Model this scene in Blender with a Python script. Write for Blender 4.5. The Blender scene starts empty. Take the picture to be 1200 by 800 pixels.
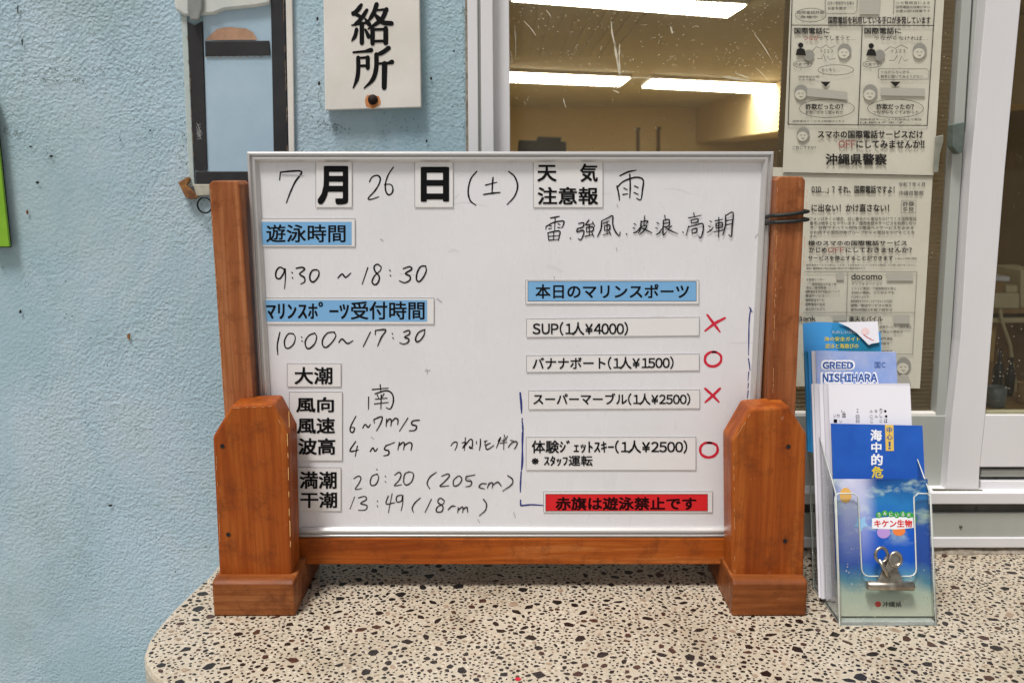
import bpy, bmesh, math, random
from mathutils import Vector, Matrix
random.seed(7)
S = bpy.context.scene
COL = S.collection
# ------------------------------------------------------------ camera, world, sun, exposure
PITCH = math.radians(10.8); FPX = 1066.0; CAMZ = 0.517
cd = bpy.data.cameras.new('camera'); cam = bpy.data.objects.new('camera', cd); COL.objects.link(cam)
cam.location = (0, 0, CAMZ); cam.rotation_euler = (math.pi/2 - PITCH, 0, 0)
cd.sensor_width = 36; cd.lens = 36*FPX/1200; cd.clip_start = .02; cd.clip_end = 2000
cd.dof.use_dof = True; cd.dof.focus_distance = 1.05; cd.dof.aperture_fstop = 11
S.camera = cam
w = bpy.data.worlds.new('World'); S.world = w; w.use_nodes = True
wn = w.node_tree; bgn = wn.nodes['Background']
sky = wn.nodes.new('ShaderNodeTexSky'); sky.sky_type = 'NISHITA'; sky.sun_disc = False
SUN_EL = math.radians(67); SUN_ROT = math.radians(215)
sky.sun_elevation = SUN_EL; sky.sun_rotation = SUN_ROT
sky.air_density = 1.0; sky.dust_density = 6.0; sky.ozone_density = 1.0
hs = wn.nodes.new('ShaderNodeHueSaturation'); hs.inputs['Saturation'].default_value = .30
wn.links.new(sky.outputs[0], hs.inputs['Color']); wn.links.new(hs.outputs[0], bgn.inputs[0])
bgn.inputs[1].default_value = 0.062
sd = bpy.data.lights.new('sun', 'SUN'); sun = bpy.data.objects.new('sun', sd); COL.objects.link(sun)
sd.energy = 2.7; sd.angle = math.radians(12); sd.color = (1, .975, .95)
sdir = Vector((math.sin(SUN_ROT)*math.cos(SUN_EL), math.cos(SUN_ROT)*math.cos(SUN_EL), math.sin(SUN_EL)))
sun.rotation_euler = sdir.to_track_quat('Z', 'Y').to_euler()
S.view_settings.view_transform = 'Standard'; S.view_settings.look = 'None'
S.view_settings.exposure = 0.17; S.view_settings.gamma = 1.0
S.cycles.max_bounces = 8; S.cycles.transparent_max_bounces = 24
# ------------------------------------------------------------ helpers
FW = Vector((0, math.cos(PITCH), -math.sin(PITCH))); UP = Vector((0, math.sin(PITCH), math.cos(PITCH))); RT = Vector((1, 0, 0))
CP = Vector((0, 0, CAMZ))
class Plane:
    """real plane in the room; hit() finds the place on it that a point of the photograph shows"""
    def __init__(s, o, n): s.o = Vector(o); s.n = Vector(n).normalized()
    def hit(s, x, y):
        d = FW + RT*((x-600)/FPX) + UP*((400-y)/FPX)
        return CP + d*((s.o-CP).dot(s.n)/d.dot(s.n))
    def off(s, e): return Plane(s.o + s.n*e, s.n)          # towards the room side the camera is on
def VP(y): return Plane((0, y, 0), (0, -1, 0))
def HP(z): return Plane((0, 0, z), (0, 0, 1))
def LP(y0, k): return Plane((0, y0, 0), (0, -1, k))
def proj(p):
    v = Vector(p)-CP; z = v.dot(FW)
    return 600+FPX*v.x/z, 400-FPX*v.dot(UP)/z
def sc(r, g, b):
    f = lambda c: (c/255/12.92) if c/255 <= .04045 else ((c/255+.055)/1.055)**2.4
    return (f(r), f(g), f(b), 1)
def tag(o, label=None, cat=None, group=None, kind=None):
    if label: o['label'] = label
    if cat: o['category'] = cat
    if group: o['group'] = group
    if kind: o['kind'] = kind
    return o
def thing(name, label, cat, loc=(0, 0, 0), group=None):
    o = bpy.data.objects.new(name, None); COL.objects.link(o); o.location = loc
    o.empty_display_size = .02
    return tag(o, label, cat, group)
def link(name, me, mat, parent=None, smooth=False, bevel=0, label=None):
    ms = mat if isinstance(mat, (list, tuple)) else [mat]
    for m in ms: me.materials.append(m)
    if smooth: me.polygons.foreach_set('use_smooth', [True]*len(me.polygons))
    o = bpy.data.objects.new(name, me); COL.objects.link(o)
    if parent: o.parent = parent; o.matrix_parent_inverse = Matrix.Translation(-wloc(parent))
    if bevel:
        b = o.modifiers.new('bevel', 'BEVEL'); b.width = bevel; b.segments = 2; b.limit_method = 'ANGLE'; b.harden_normals = False
    if label: o['label'] = label
    return o
def wloc(o):
    return Vector(o.location)          # things are never turned, so their place is enough
def mesh(name, V, F):
    me = bpy.data.meshes.new(name); me.from_pydata([tuple(v) for v in V], [], F); me.update(); return me
def prism_vf(pts, vec, V, F):
    """closed solid: polygon pts extruded by vec"""
    n = len(pts); b = len(V); V += [Vector(p) for p in pts] + [Vector(p)+vec for p in pts]
    F.append(tuple(range(b, b+n))); F.append(tuple(range(b+2*n-1, b+n-1, -1)))
    for i in range(n): j = (i+1) % n; F.append((b+j, b+i, b+n+i, b+n+j))
def prism(name, pts, vec, mat, parent=None, bevel=0, **k):
    V, F = [], []; prism_vf(pts, Vector(vec), V, F)
    me = mesh(name, V, F); bm = bmesh.new(); bm.from_mesh(me); bmesh.ops.recalc_face_normals(bm, faces=bm.faces); bm.to_mesh(me); bm.free()
    return link(name, me, mat, parent, bevel=bevel, **k)
def pprism(name, px, plane, depth, mat, parent=None, bevel=0, vec=None, **k):
    """solid whose front face is the outline px (photo points) lying on plane, depth metres thick away from camera"""
    pts = [plane.hit(*p) for p in px]
    return prism(name, pts, -plane.n*depth if vec is None else vec, mat, parent, bevel, **k)
def box(name, a, b, mat, parent=None, bevel=0, **k):
    x0, y0, z0 = a; x1, y1, z1 = b
    return prism(name, [(x0, y0, z0), (x1, y0, z0), (x1, y0, z1), (x0, y0, z1)], (0, y1-y0, 0), mat, parent, bevel, **k)
def fix(me):
    bm = bmesh.new(); bm.from_mesh(me); bmesh.ops.recalc_face_normals(bm, faces=bm.faces); bm.to_mesh(me); bm.free(); return me
def rect(x0, y0, x1, y1, dy=0): return [(x0, y0), (x1, y0+dy), (x1, y1+dy), (x0, y1)]
def flat(name, px, plane, mat, parent=None, **k):
    return link(name, mesh(name, [plane.hit(*p) for p in px], [tuple(range(len(px)-1, -1, -1))]), mat, parent, **k)
def tube_vf(pts, r, V, F, seg=8, closed=False, caps=True):
    pts = [Vector(p) for p in pts]; n = len(pts); rs = r if isinstance(r, (list, tuple)) else [r]*n
    b0 = len(V); up = None
    for i, p in enumerate(pts):
        a = pts[i-1] if (i > 0 or closed) else p; c = pts[(i+1) % n] if (i < n-1 or closed) else p
        t = (c-a).normalized()
        if up is None: up = t.orthogonal().normalized()
        up = (up - t*up.dot(t)).normalized(); s = t.cross(up)
        for k in range(seg):
            an = 2*math.pi*k/seg; V.append(p + (up*math.cos(an)+s*math.sin(an))*rs[i])
    m = n if closed else n-1
    for i in range(m):
        for k in range(seg):
            a = b0+i*seg+k; b = b0+i*seg+(k+1) % seg; c = b0+((i+1) % n)*seg+(k+1) % seg; d = b0+((i+1) % n)*seg+k
            F.append((a, b, c, d))
    if not closed and caps:
        F.append(tuple(range(b0+seg-1, b0-1, -1))); F.append(tuple(range(b0+(n-1)*seg, b0+n*seg)))
def tube(name, pts, r, mat, parent=None, seg=10, closed=False, **k):
    V, F = [], []; tube_vf(pts, r, V, F, seg, closed); return link(name, fix(mesh(name, V, F)), mat, parent, smooth=True, **k)
def lathe(name, prof, c, mat, parent=None, seg=24, axis='Z'):
    V, F = [], []; c = Vector(c); n = len(prof)
    for k in range(seg):
        a = 2*math.pi*k/seg
        for r, h in prof:
            V.append(c + (Vector((r*math.cos(a), r*math.sin(a), h)) if axis == 'Z' else Vector((r*math.cos(a), -h, r*math.sin(a)))))
    for k in range(seg):
        for i in range(n-1): F.append((k*n+i, ((k+1) % seg)*n+i, ((k+1) % seg)*n+i+1, k*n+i+1))
    return link(name, fix(mesh(name, V, F)), mat, parent, smooth=True)
def smooth_line(p, sub=4):
    if len(p) < 3: return [Vector((a, b)) for a, b in p]
    P = [Vector(q) for q in p]; P = [P[0]*2-P[1]] + P + [P[-1]*2-P[-2]]; out = []
    for i in range(1, len(P)-2):
        for t in range(sub):
            t /= sub; a, b, c, d = P[i-1:i+3]
            out.append(.5*((2*b)+(c-a)*t+(2*a-5*b+4*c-d)*t*t+(3*b-a-3*c+d)*t**3))
    out.append(P[-2]); return out
def ribbon_vf(pts, wd, plane, V, F, tip=(.8, .6), jit=.12, cap=True):
    """flat pen stroke of width wd (photo px) through photo points, lying on plane"""
    n = len(pts); b = len(V); L = []
    for i in range(n):
        a = pts[max(0, i-1)]; c = pts[min(n-1, i+1)]; t = c-a
        t = t.normalized() if t.length > 1e-6 else Vector((1, 0))
        u = i/max(1, n-1); ww = wd*(tip[0]+(1-tip[0])*min(1, u*4))*(tip[1]+(1-tip[1])*min(1, (1-u)*3))*(1+random.uniform(-jit, jit))/2
        nn = Vector((-t.y, t.x))*ww; L.append((pts[i]+nn, pts[i]-nn, ww, t))
    for a, c, _, _ in L: V.append(plane.hit(*a)); V.append(plane.hit(*c))
    for i in range(n-1): F.append((b+2*i, b+2*i+1, b+2*i+3, b+2*i+2))
    if cap:
        for e, sg in ((0, -1), (n-1, 1)):
            p = pts[e]; ww, t = L[e][2], L[e][3]; k = len(V); nn = Vector((-t.y, t.x))
            for j in range(5):
                an = math.pi*j/4; q = p + nn*ww*math.cos(an) + t*sg*ww*math.sin(an); V.append(plane.hit(*q))
            F.append(tuple(range(k, k+5)) if sg > 0 else tuple(range(k+4, k-1, -1)))
def strokes(name, data, plane, mat, parent=None, o=(0, 0), s=1, w=1.7, sub=4, **k):
    V, F = [], []
    for i, st in enumerate(data):
        pts = [(o[0]+x/s, o[1]+y/s) for x, y in st]
        if len(pts) == 1: pts = [(pts[0][0]-.4, pts[0][1]-.5), (pts[0][0]+.4, pts[0][1]+.5)]
        ribbon_vf(smooth_line(pts, sub), w, plane.off(i*2e-5), V, F)
    return link(name, mesh(name, V, F), mat, parent, **k)
_tc = {}
def glyph(ch, res=3):
    if (ch, res) in _tc: return _tc[(ch, res)]
    src = ch
    if '!' <= ch <= '~': src = chr(ord(ch)+0xFEE0)          # the plain wide form of the same character
    c = bpy.data.curves.new('t', 'FONT'); c.body = src; c.resolution_u = res; c.size = 1
    o = bpy.data.objects.new('t', c); COL.objects.link(o)
    dg = bpy.context.evaluated_depsgraph_get(); me = bpy.data.meshes.new_from_object(o.evaluated_get(dg))
    V = [v.co.xy.copy() for v in me.vertices]; F = [tuple(p.vertices) for p in me.polygons]
    bpy.data.objects.remove(o); bpy.data.curves.remove(c); bpy.data.meshes.remove(me)
    adv = 1.0
    if V and ('!' <= ch <= '~' or ch == '¥'):
        a = min(v.x for v in V); b = max(v.x for v in V)
        if '0' <= ch <= '9' and ch != '1': V = [Vector((v.x-a+.05, v.y)) for v in V]; adv = .58
        elif ch == '1': V = [Vector((v.x-a+.13, v.y)) for v in V]; adv = .58
        else: V = [Vector((v.x-a+.06, v.y)) for v in V]; adv = b-a+.12
    elif 0xFF61 <= ord(ch) <= 0xFF9F: adv = .5
    _tc[(ch, res)] = (V, F, adv); return _tc[(ch, res)]
def text_vf(s, x0, y0, x1, y1, plane, V, F, bold=0, dy=0, res=3):
    tv, tf, pen = [], [], 0
    for ch in s:
        gv, gf, adv = glyph(ch, res); b = len(tv)
        tv += [Vector((v.x+pen, v.y)) for v in gv]; tf += [tuple(i+b for i in f) for f in gf]; pen += adv
    if not tv: return
    ax = min(v.x for v in tv)-bold; bx = max(v.x for v in tv)+bold; ay = min(v.y for v in tv)-bold; by = max(v.y for v in tv)+bold
    sh = [(0, 0)] if not bold else [(bold, bold*.8), (-bold, bold*.8), (bold, -bold*.8), (-bold, -bold*.8)]
    if bold > .028: sh += [(0, 0), (bold, 0), (-bold, 0), (0, bold), (0, -bold)]
    for k, (sx_, sy_) in enumerate(sh):
        b = len(V); pl = plane.off(k*3e-6)
        for v in tv:
            u = (v.x+sx_-ax)/max(1e-6, bx-ax); t = (v.y+sy_-ay)/max(1e-6, by-ay)
            V.append(pl.hit(x0+(x1-x0)*u, y1+(y0-y1)*t + dy*u))
        F += [tuple(i+b for i in f) for f in tf]
def text(name, items, plane, mat, parent=None, bold=0, res=3, **k):
    """items: (string, x0, y0, x1, y1[, slope]) boxes in photo px, each line an object"""
    for i, it in enumerate(items):
        V, F = [], []
        text_vf(it[0], *it[1:5], plane.off(i*1e-5), V, F, bold, it[5] if len(it) > 5 else 0, res)
        if V: o = link(name, mesh(name, V, F), mat, parent, **k)
# ------------------------------------------------------------ materials
def M(name, col, rough=.5, metal=0, spec=.5, **k):
    m = bpy.data.materials.new(name); m.use_nodes = True; b = m.node_tree.nodes['Principled BSDF']
    b.inputs['Base Color'].default_value = col if len(col) == 4 else (*col, 1)
    b.inputs['Roughness'].default_value = rough; b.inputs['Metallic'].default_value = metal
    b.inputs['Specular IOR Level'].default_value = spec
    return m
def N(m, t, **ins):
    n = m.node_tree.nodes.new('ShaderNode'+t)
    for k, v in ins.items():
        if k.startswith('_'): setattr(n, k[1:], v)
        else: n.inputs[k.replace('__', ' ')].default_value = v
    return n
def L(m, a, b): m.node_tree.links.new(a, b)
def B(m): return m.node_tree.nodes['Principled BSDF']
def ramp(m, fac, stops, interp='LINEAR'):
    r = m.node_tree.nodes.new('ShaderNodeValToRGB'); r.color_ramp.interpolation = interp
    e = r.color_ramp.elements
    while len(e) < len(stops): e.new(.5)
    for i, (p, c) in enumerate(stops): e[i].position = p; e[i].color = c if len(c) == 4 else (*c, 1)
    L(m, fac, r.inputs[0]); return r.outputs[0]
def mixc(m, fac, a, b, mode='MIX'):
    n = m.node_tree.nodes.new('ShaderNodeMix'); n.data_type = 'RGBA'; n.blend_type = mode
    for s, v in ((n.inputs[0], fac), (n.inputs[6], a), (n.inputs[7], b)):
        if hasattr(v, 'is_linked'): L(m, v, s)
        else: s.default_value = v
    return n.outputs[2]
def coords(m, scale=(1, 1, 1), loc=(0, 0, 0)):
    g = m.node_tree.nodes.new('ShaderNodeNewGeometry'); mp = m.node_tree.nodes.new('ShaderNodeMapping')
    mp.inputs['Scale'].default_value = scale; mp.inputs['Location'].default_value = loc
    L(m, g.outputs['Position'], mp.inputs[0]); return mp.outputs[0]
def noise(m, vec, scale, detail=3, rough=.5, dist=0):
    n = N(m, 'TexNoise', Scale=scale, Detail=detail, Roughness=rough, Distortion=dist); L(m, vec, n.inputs['Vector']); return n.outputs[0]
def bump(m, h, strength, dist=.001, prev=None):
    b = N(m, 'Bump', Strength=strength, Distance=dist); L(m, h, b.inputs['Height'])
    if prev is not None: L(m, prev, b.inputs['Normal'])
    L(m, b.outputs[0], B(m).inputs['Normal']); return b.outputs[0]
def math_(m, op, a, b=0):
    n = m.node_tree.nodes.new('ShaderNodeMath'); n.operation = op
    for s, v in ((n.inputs[0], a), (n.inputs[1], b)):
        if hasattr(v, 'is_linked'): L(m, v, s)
        else: s.default_value = v
    return n.outputs[0]

def stucco():
    m = M('blue_stucco', sc(165, 192, 208), .62, spec=.3); c = coords(m)
    big = noise(m, c, 3.2, 4, .55); mid = noise(m, c, 26, 4, .6); fine = noise(m, c, 220, 3, .6)
    col = ramp(m, big, [(.3, sc(156, 183, 191)), (.5, sc(166, 192, 204)), (.68, sc(180, 202, 216))])
    col = mixc(m, ramp(m, mid, [(.45, (0, 0, 0)), (.75, (.35, .35, .35))]), col, sc(156, 184, 184))
    pale = ramp(m, noise(m, coords(m, (1, 1, .6), (5, 2, 8)), 5.5, 6, .68, .6), [(.46, (0, 0, 0)), (.6, (.34, .34, .34))])
    col = mixc(m, pale, col, sc(196, 208, 214))
    grey = ramp(m, noise(m, coords(m, (1, 1, .8), (1, 9, 3)), 4.0, 6, .7), [(.52, (0, 0, 0)), (.68, (.6, .6, .6))])
    col = mixc(m, grey, col, sc(150, 170, 172))
    # mould specks in the hollows
    v = N(m, 'TexVoronoi', Scale=95.0); L(m, c, v.inputs['Vector'])
    sp = math_(m, 'LESS_THAN', v.outputs[0], .11)
    pat = ramp(m, noise(m, c, 9, 3, .6), [(.56, (0, 0, 0)), (.66, (1, 1, 1))])
    col = mixc(m, math_(m, 'MULTIPLY', math_(m, 'MULTIPLY', sp, pat), .55), col, sc(70, 90, 92))
    L(m, col, B(m).inputs['Base Color'])
    v2 = N(m, 'TexVoronoi', Scale=235.0, _feature='SMOOTH_F1'); v2.inputs['Smoothness'].default_value = .6
    wv = mixc(m, .010, c, N(m, 'TexNoise', Scale=110.0).outputs['Color']); L(m, wv, v2.inputs['Vector'])
    h = math_(m, 'ADD', math_(m, 'MULTIPLY', v2.outputs[0], 1.0), math_(m, 'MULTIPLY', noise(m, c, 165, 3, .5, 1.2), 1.5))
    h = math_(m, 'ADD', h, math_(m, 'MULTIPLY', fine, .25))
    b = N(m, 'Bump', Distance=.0015); L(m, h, b.inputs['Height'])
    L(m, ramp(m, noise(m, c, 3.5, 3, .5), [(.35, (.25, .25, .25)), (.65, (.75, .75, .75))]), b.inputs['Strength'])
    L(m, b.outputs[0], B(m).inputs['Normal']); return m
def wood(name, c1, c2, c3, axis='z', rough=.42, seed=0.):
    m = M(name, c1, rough, spec=.22)
    s = {'z': (1, 1, .07), 'x': (.07, 1, 1), 'y': (1, .07, 1)}[axis]; c = coords(m, s, (seed, seed*.7, seed*.3))
    g = noise(m, c, 55, 5, .6, .6); f = noise(m, c, 420, 3, .6); big = noise(m, coords(m, (1, 1, .5)), 7, 4, .6)
    col = ramp(m, g, [(.3, c2), (.5, c1), (.72, c3)])
    col = mixc(m, math_(m, 'MULTIPLY', f, .35), col, c2)
    col = mixc(m, ramp(m, big, [(.5, (0, 0, 0)), (.8, (.55, .55, .55))]), col, c2)
    scf = ramp(m, noise(m, coords(m, tuple(a*.5+.5 for a in s)), 130, 5, .75), [(.62, (0, 0, 0)), (.72, (1, 1, 1))])
    zone = ramp(m, noise(m, coords(m, (1, 1, 1), (3, 1, 2)), 14, 3, .6), [(.48, (0, 0, 0)), (.64, (.5, .5, .5))])
    col = mixc(m, math_(m, 'MULTIPLY', scf, zone), col, sc(206, 158, 122))
    drk = ramp(m, noise(m, coords(m, (1, 1, 1), (7, 3, 1)), 38, 6, .75), [(.5, (0, 0, 0)), (.72, (.7, .7, .7))])
    col = mixc(m, drk, col, sc(92, 44, 20))
    L(m, col, B(m).inputs['Base Color'])
    L(m, ramp(m, big, [(.3, (.34, .34, .34)), (.7, (.62, .62, .62))]), B(m).inputs['Roughness'])
    ln = N(m, 'TexWave', Scale=38.0, Distortion=9.0, Detail=4.0, _bands_direction={'z': 'X', 'x': 'Z', 'y': 'X'}[axis]); L(m, c, ln.inputs['Vector']); ln.inputs['Detail Scale'].default_value = 1.6
    col = mixc(m, math_(m, 'MULTIPLY', ramp(m, ln.outputs['Fac'], [(.0, (1, 1, 1)), (.3, (0, 0, 0))]), .38), col, c2)
    L(m, col, B(m).inputs['Base Color'])
    h = math_(m, 'ADD', g, math_(m, 'MULTIPLY', f, .5)); bump(m, h, .28, .0012); return m
def terrazzo():
    m = M('terrazzo_matrix', sc(205, 192, 172), .38, spec=.45); c = coords(m)
    col = ramp(m, noise(m, c, 8, 5, .65), [(.3, sc(166, 153, 132)), (.5, sc(185, 173, 153)), (.75, sc(196, 185, 167))])
    col = mixc(m, ramp(m, noise(m, c, 60, 4, .7), [(.5, (0, 0, 0)), (.75, (.6, .6, .6))]), col, sc(188, 164, 138))
    v = N(m, 'TexVoronoi', Scale=330.0); L(m, c, v.inputs['Vector'])
    sp = math_(m, 'LESS_THAN', v.outputs[0], .24)
    sel = math_(m, 'GREATER_THAN', noise(m, c, 300, 1), .52)
    col = mixc(m, math_(m, 'MULTIPLY', math_(m, 'MULTIPLY', sp, sel), .75), col, sc(84, 66, 56))
    v3 = N(m, 'TexVoronoi', Scale=170.0); L(m, c, v3.inputs['Vector'])
    col = mixc(m, math_(m, 'MULTIPLY', math_(m, 'LESS_THAN', v3.outputs[0], .26), .5), col, sc(224, 214, 198))
    L(m, col, B(m).inputs['Base Color'])
    bump(m, noise(m, c, 500, 3), .12, .0005); return m
def chip(name, a, b):
    m = M(name, a, .3, spec=.5); L(m, ramp(m, noise(m, coords(m), 160, 3), [(.35, a), (.65, b)]), B(m).inputs['Base Color']); return m
def painted(name, a, b, rough=.4, metal=0, scale=9, stretch=(1, 1, 1), bmp=.05):
    m = M(name, a, rough, metal); c = coords(m, stretch)
    L(m, ramp(m, noise(m, c, scale, 5, .6), [(.35, a), (.7, b)]), B(m).inputs['Base Color'])
    if bmp: bump(m, noise(m, c, scale*14, 3), bmp, .0006)
    return m
def glassy(name, tint, fac=.05, dirt=0, rough=.01, edge=0):
    m = bpy.data.materials.new(name); m.use_nodes = True; nt = m.node_tree; nt.nodes.remove(B(m))
    out = nt.nodes['Material Output']; tr = N(m, 'BsdfTransparent', Color=tint); gl = N(m, 'BsdfGlossy', Roughness=rough)
    fr = N(m, 'Fresnel', IOR=1.45); mx = nt.nodes.new('ShaderNodeMixShader'); L(m, math_(m, 'MULTIPLY', fr.outputs[0], fac), mx.inputs[0])
    L(m, tr.outputs[0], mx.inputs[1]); L(m, gl.outputs[0], mx.inputs[2]); last = mx
    if dirt:
        df = N(m, 'BsdfDiffuse', Color=sc(215, 205, 180)); m2 = nt.nodes.new('ShaderNodeMixShader'); c = coords(m)
        v = N(m, 'TexVoronoi', Scale=170.0); L(m, c, v.inputs['Vector'])
        sp = math_(m, 'MULTIPLY', math_(m, 'LESS_THAN', v.outputs[0], .13), ramp(m, noise(m, c, 14, 4, .7), [(.47, (0, 0, 0)), (.62, (.75, .75, .75))]))
        film = math_(m, 'MULTIPLY', noise(m, c, 5, 5, .7), dirt)
        L(m, math_(m, 'MAXIMUM', sp, film), m2.inputs[0]); L(m, mx.outputs[0], m2.inputs[1]); L(m, df.outputs[0], m2.inputs[2]); last = m2
    L(m, last.outputs[0], out.inputs[0]); return m
def emis(name, col, st):
    m = M(name, col); B(m).inputs['Emission Color'].default_value = col; B(m).inputs['Emission Strength'].default_value = st; return m

m_wall = stucco()
m_up = wood('upright_wood', sc(168, 102, 60), sc(124, 68, 36), sc(198, 136, 92), 'z', seed=.3)
m_plate = wood('cheek_wood', sc(166, 84, 26), sc(132, 58, 14), sc(188, 108, 44), 'z', .36, seed=1.3)
m_foot = wood('foot_wood', sc(148, 84, 40), sc(108, 56, 24), sc(184, 122, 76), 'x', .5, seed=2.1)
m_rail = wood('rail_wood', sc(178, 92, 30), sc(138, 62, 16), sc(214, 140, 78), 'x', .38, seed=3.7)
m_terr = terrazzo()
m_chips = [chip('chip_black', sc(22, 18, 17), sc(42, 34, 30)), chip('chip_brown', sc(54, 36, 30), sc(84, 54, 42)), chip('chip_grey', sc(140, 118, 98), sc(168, 146, 124))]
m_board = M('whiteboard_enamel', sc(233, 230, 230), .22, spec=.45)
_c = coords(m_board); L(m_board, ramp(m_board, noise(m_board, _c, 6, 5, .7), [(.35, sc(229, 228, 230)), (.6, sc(234, 233, 236))]), B(m_board).inputs['Base Color'])
L(m_board, ramp(m_board, noise(m_board, coords(m_board, (1, 1, .3)), 25, 5, .7), [(.3, (.24, .24, .24)), (.7, (.32, .32, .32))]), B(m_board).inputs['Roughness'])
m_alu = M('brushed_aluminium', sc(208, 206, 204), .3, .45)
m_alu2 = painted('window_aluminium', sc(226, 224, 225), sc(234, 232, 233), .38, .05, 5, (1, 1, .2))
m_alug = painted('weathered_aluminium', sc(172, 175, 168), sc(188, 190, 184), .42, .15, 8, (1, 1, .2))
m_alud = painted('dark_channel', sc(70, 70, 68), sc(92, 92, 88), .55, .2, 20)
m_cream = painted('cream_metal', sc(222, 216, 206), sc(236, 230, 222), .45, 0, 14)
m_card = M('white_card', sc(236, 233, 232), .35)
m_cardblue = M('blue_print', sc(126, 182, 228), .35)
m_cardred = M('red_print', sc(222, 18, 30), .35)
m_ink = M('black_print', sc(14, 14, 16), .6, spec=.15)
m_inkred = M('dark_red_print', sc(40, 6, 10), .6, spec=.1)
m_pen = M('black_marker', sc(24, 22, 25), .6, spec=.15)
m_penf = M('faded_marker', sc(56, 54, 57), .6, spec=.15)
m_penr = M('red_marker', sc(214, 30, 58), .4)
m_penb = M('blue_marker', sc(38, 52, 128), .4)
m_edge = M('card_edge', sc(120, 118, 118), .6)
m_hole = M('screw_hole_dark', sc(26, 18, 14), .8)
m_rust = painted('rust', sc(96, 58, 34), sc(176, 124, 66), .8, 0, 90, bmp=.4)
m_tape = painted('black_tape', sc(34, 33, 35), sc(46, 45, 46), .5, 0, 30)
# ------------------------------------------------------------ setting: ground, stucco wall, room behind the window
Z0 = -.75
YW = 1.170
g_mat = painted('concrete', sc(150, 146, 138), sc(170, 166, 158), .8, 0, 2, bmp=.2)
tag(link('ground', mesh('ground', [(-300, -600, Z0), (300, -600, Z0), (300, YW+.02, Z0), (-300, YW+.02, Z0)], [(0, 1, 2, 3)]), g_mat), kind='structure')
WX0 = VP(YW).hit(547, 100).x; WX1 = 1.9; WZ0 = .0; WZ1 = 1.40
def wall():
    V, F = [], []
    def bx(x0, x1, z0, z1): prism_vf([(x0, YW, z0), (x1, YW, z0), (x1, YW, z1), (x0, YW, z1)], Vector((0, .12, 0)), V, F)
    bx(-5, WX0, Z0, 2.6); bx(WX0, WX1, Z0, WZ0); bx(WX0, WX1, WZ1, 2.6); bx(WX1, 5, Z0, 2.6)
    o = link('stucco_wall', fix(mesh('stucco_wall', V, F)), m_wall)
    tag(o, 'rough pale blue stucco wall behind the whiteboard, left of the window', 'wall')
    return o
wall_o = wall()
# marks and chips in the paint
for (x, y, rx, ry, c) in [(129, 592, 4, 1.8, m_hole), (151, 394, 2.5, 5, m_rust), (32, 249, 2, 4, m_rust), (44, 214, 2.4, 2, m_hole), (36, 172, 2.5, 1.2, m_hole), (60, 183, 3, 2, m_hole), (21, 12, 1.2, 6, m_hole), (26, 50, 1, 6, m_hole), (24, 365, 2, 3, m_hole), (176, 153, 2, 1.5, m_hole), (505, 92, 2, 2.4, m_hole), (532, 60, 1.5, 1.5, m_hole), (500, 165, 1.6, 2.2, m_hole), (372, 22, 1.6, 3, m_hole), (374, 98, 1.6, 3, m_hole)]:
    flat('paint_chip', [(x+rx*math.cos(a*.9)*random.uniform(.6, 1), y+ry*math.sin(a*.9)*random.uniform(.6, 1)) for a in range(7)], VP(YW-.0022), c, wall_o)

V, F = [], []
for (x0, y0, x1, y1, n, sp) in [(18, 0, 30, 98, 26, 2), (34, 93, 98, 94, 44, 2.4), (40, 80, 112, 82, 26, 3), (110, 84, 205, 76, 40, 5), (0, 152, 34, 158, 26, 3), (60, 175, 62, 190, 12, 5), (80, 150, 190, 160, 24, 8), (372, 140, 402, 152, 60, 6), (455, 140, 500, 160, 22, 10), (372, 0, 374, 130, 30, 2), (357, 20, 362, 170, 26, 3), (543, 0, 546, 175, 60, 1.2), (524, 0, 545, 170, 24, 6), (210, 60, 216, 215, 34, 4), (225, 228, 262, 300, 36, 8), (0, 300, 130, 420, 26, 20), (120, 430, 240, 680, 18, 22), (40, 500, 240, 790, 22, 30)]:
    for k in range(n):
        t_ = random.random(); x = x0+(x1-x0)*t_+random.gauss(0, sp); y = y0+(y1-y0)*t_+random.gauss(0, sp*.6); a = random.uniform(0, 3.1); l_ = random.uniform(.4, 2.0)
        if -6 < x < 545: ribbon_vf([Vector((x, y)), Vector((x+math.cos(a)*l_, y+math.sin(a)*l_))], random.uniform(.5, 1.3), VP(YW-.0024-k*2e-6), V, F, (1, .5), .4)
tag(link('mould_specks', mesh('mould_specks', V, F), M('mould', sc(92, 104, 98), .9), wall_o), kind='stuff')
m_ceil = painted('room_ceiling', sc(180, 173, 145), sc(190, 183, 155), .7, 0, 1.5, bmp=0)
m_rwall = painted('room_wall', sc(202, 182, 138), sc(210, 190, 146), .8, 0, 1.2, bmp=0)
m_rwd = painted('room_partition', sc(150, 128, 84), sc(160, 138, 92), .7, 0, 3, bmp=0)
CZ = CAMZ+.95
RY = 15.0
def room_sheet(name, pts, m): return tag(link(name, mesh(name, pts, [(0, 1, 2, 3)]), m), kind='structure')
room_sheet('room_floor', [(-6, YW+.12, Z0), (8, YW+.12, Z0), (8, RY, Z0), (-6, RY, Z0)], m_rwd)
room_sheet('room_ceiling', [(-6, YW+.12, CZ), (-6, RY, CZ), (8, RY, CZ), (8, YW+.12, CZ)], m_ceil)
room_sheet('room_back_wall', [(-6, RY, Z0), (8, RY, Z0), (8, RY, CZ), (-6, RY, CZ)], m_rwall)
room_sheet('room_left_wall', [(-6, YW+.12, Z0), (-6, RY, Z0), (-6, RY, CZ), (-6, YW+.12, CZ)], m_rwall)
room_sheet('room_right_wall', [(8, YW+.12, Z0), (8, YW+.12, CZ), (8, RY, CZ), (8, RY, Z0)], m_rwall)
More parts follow.
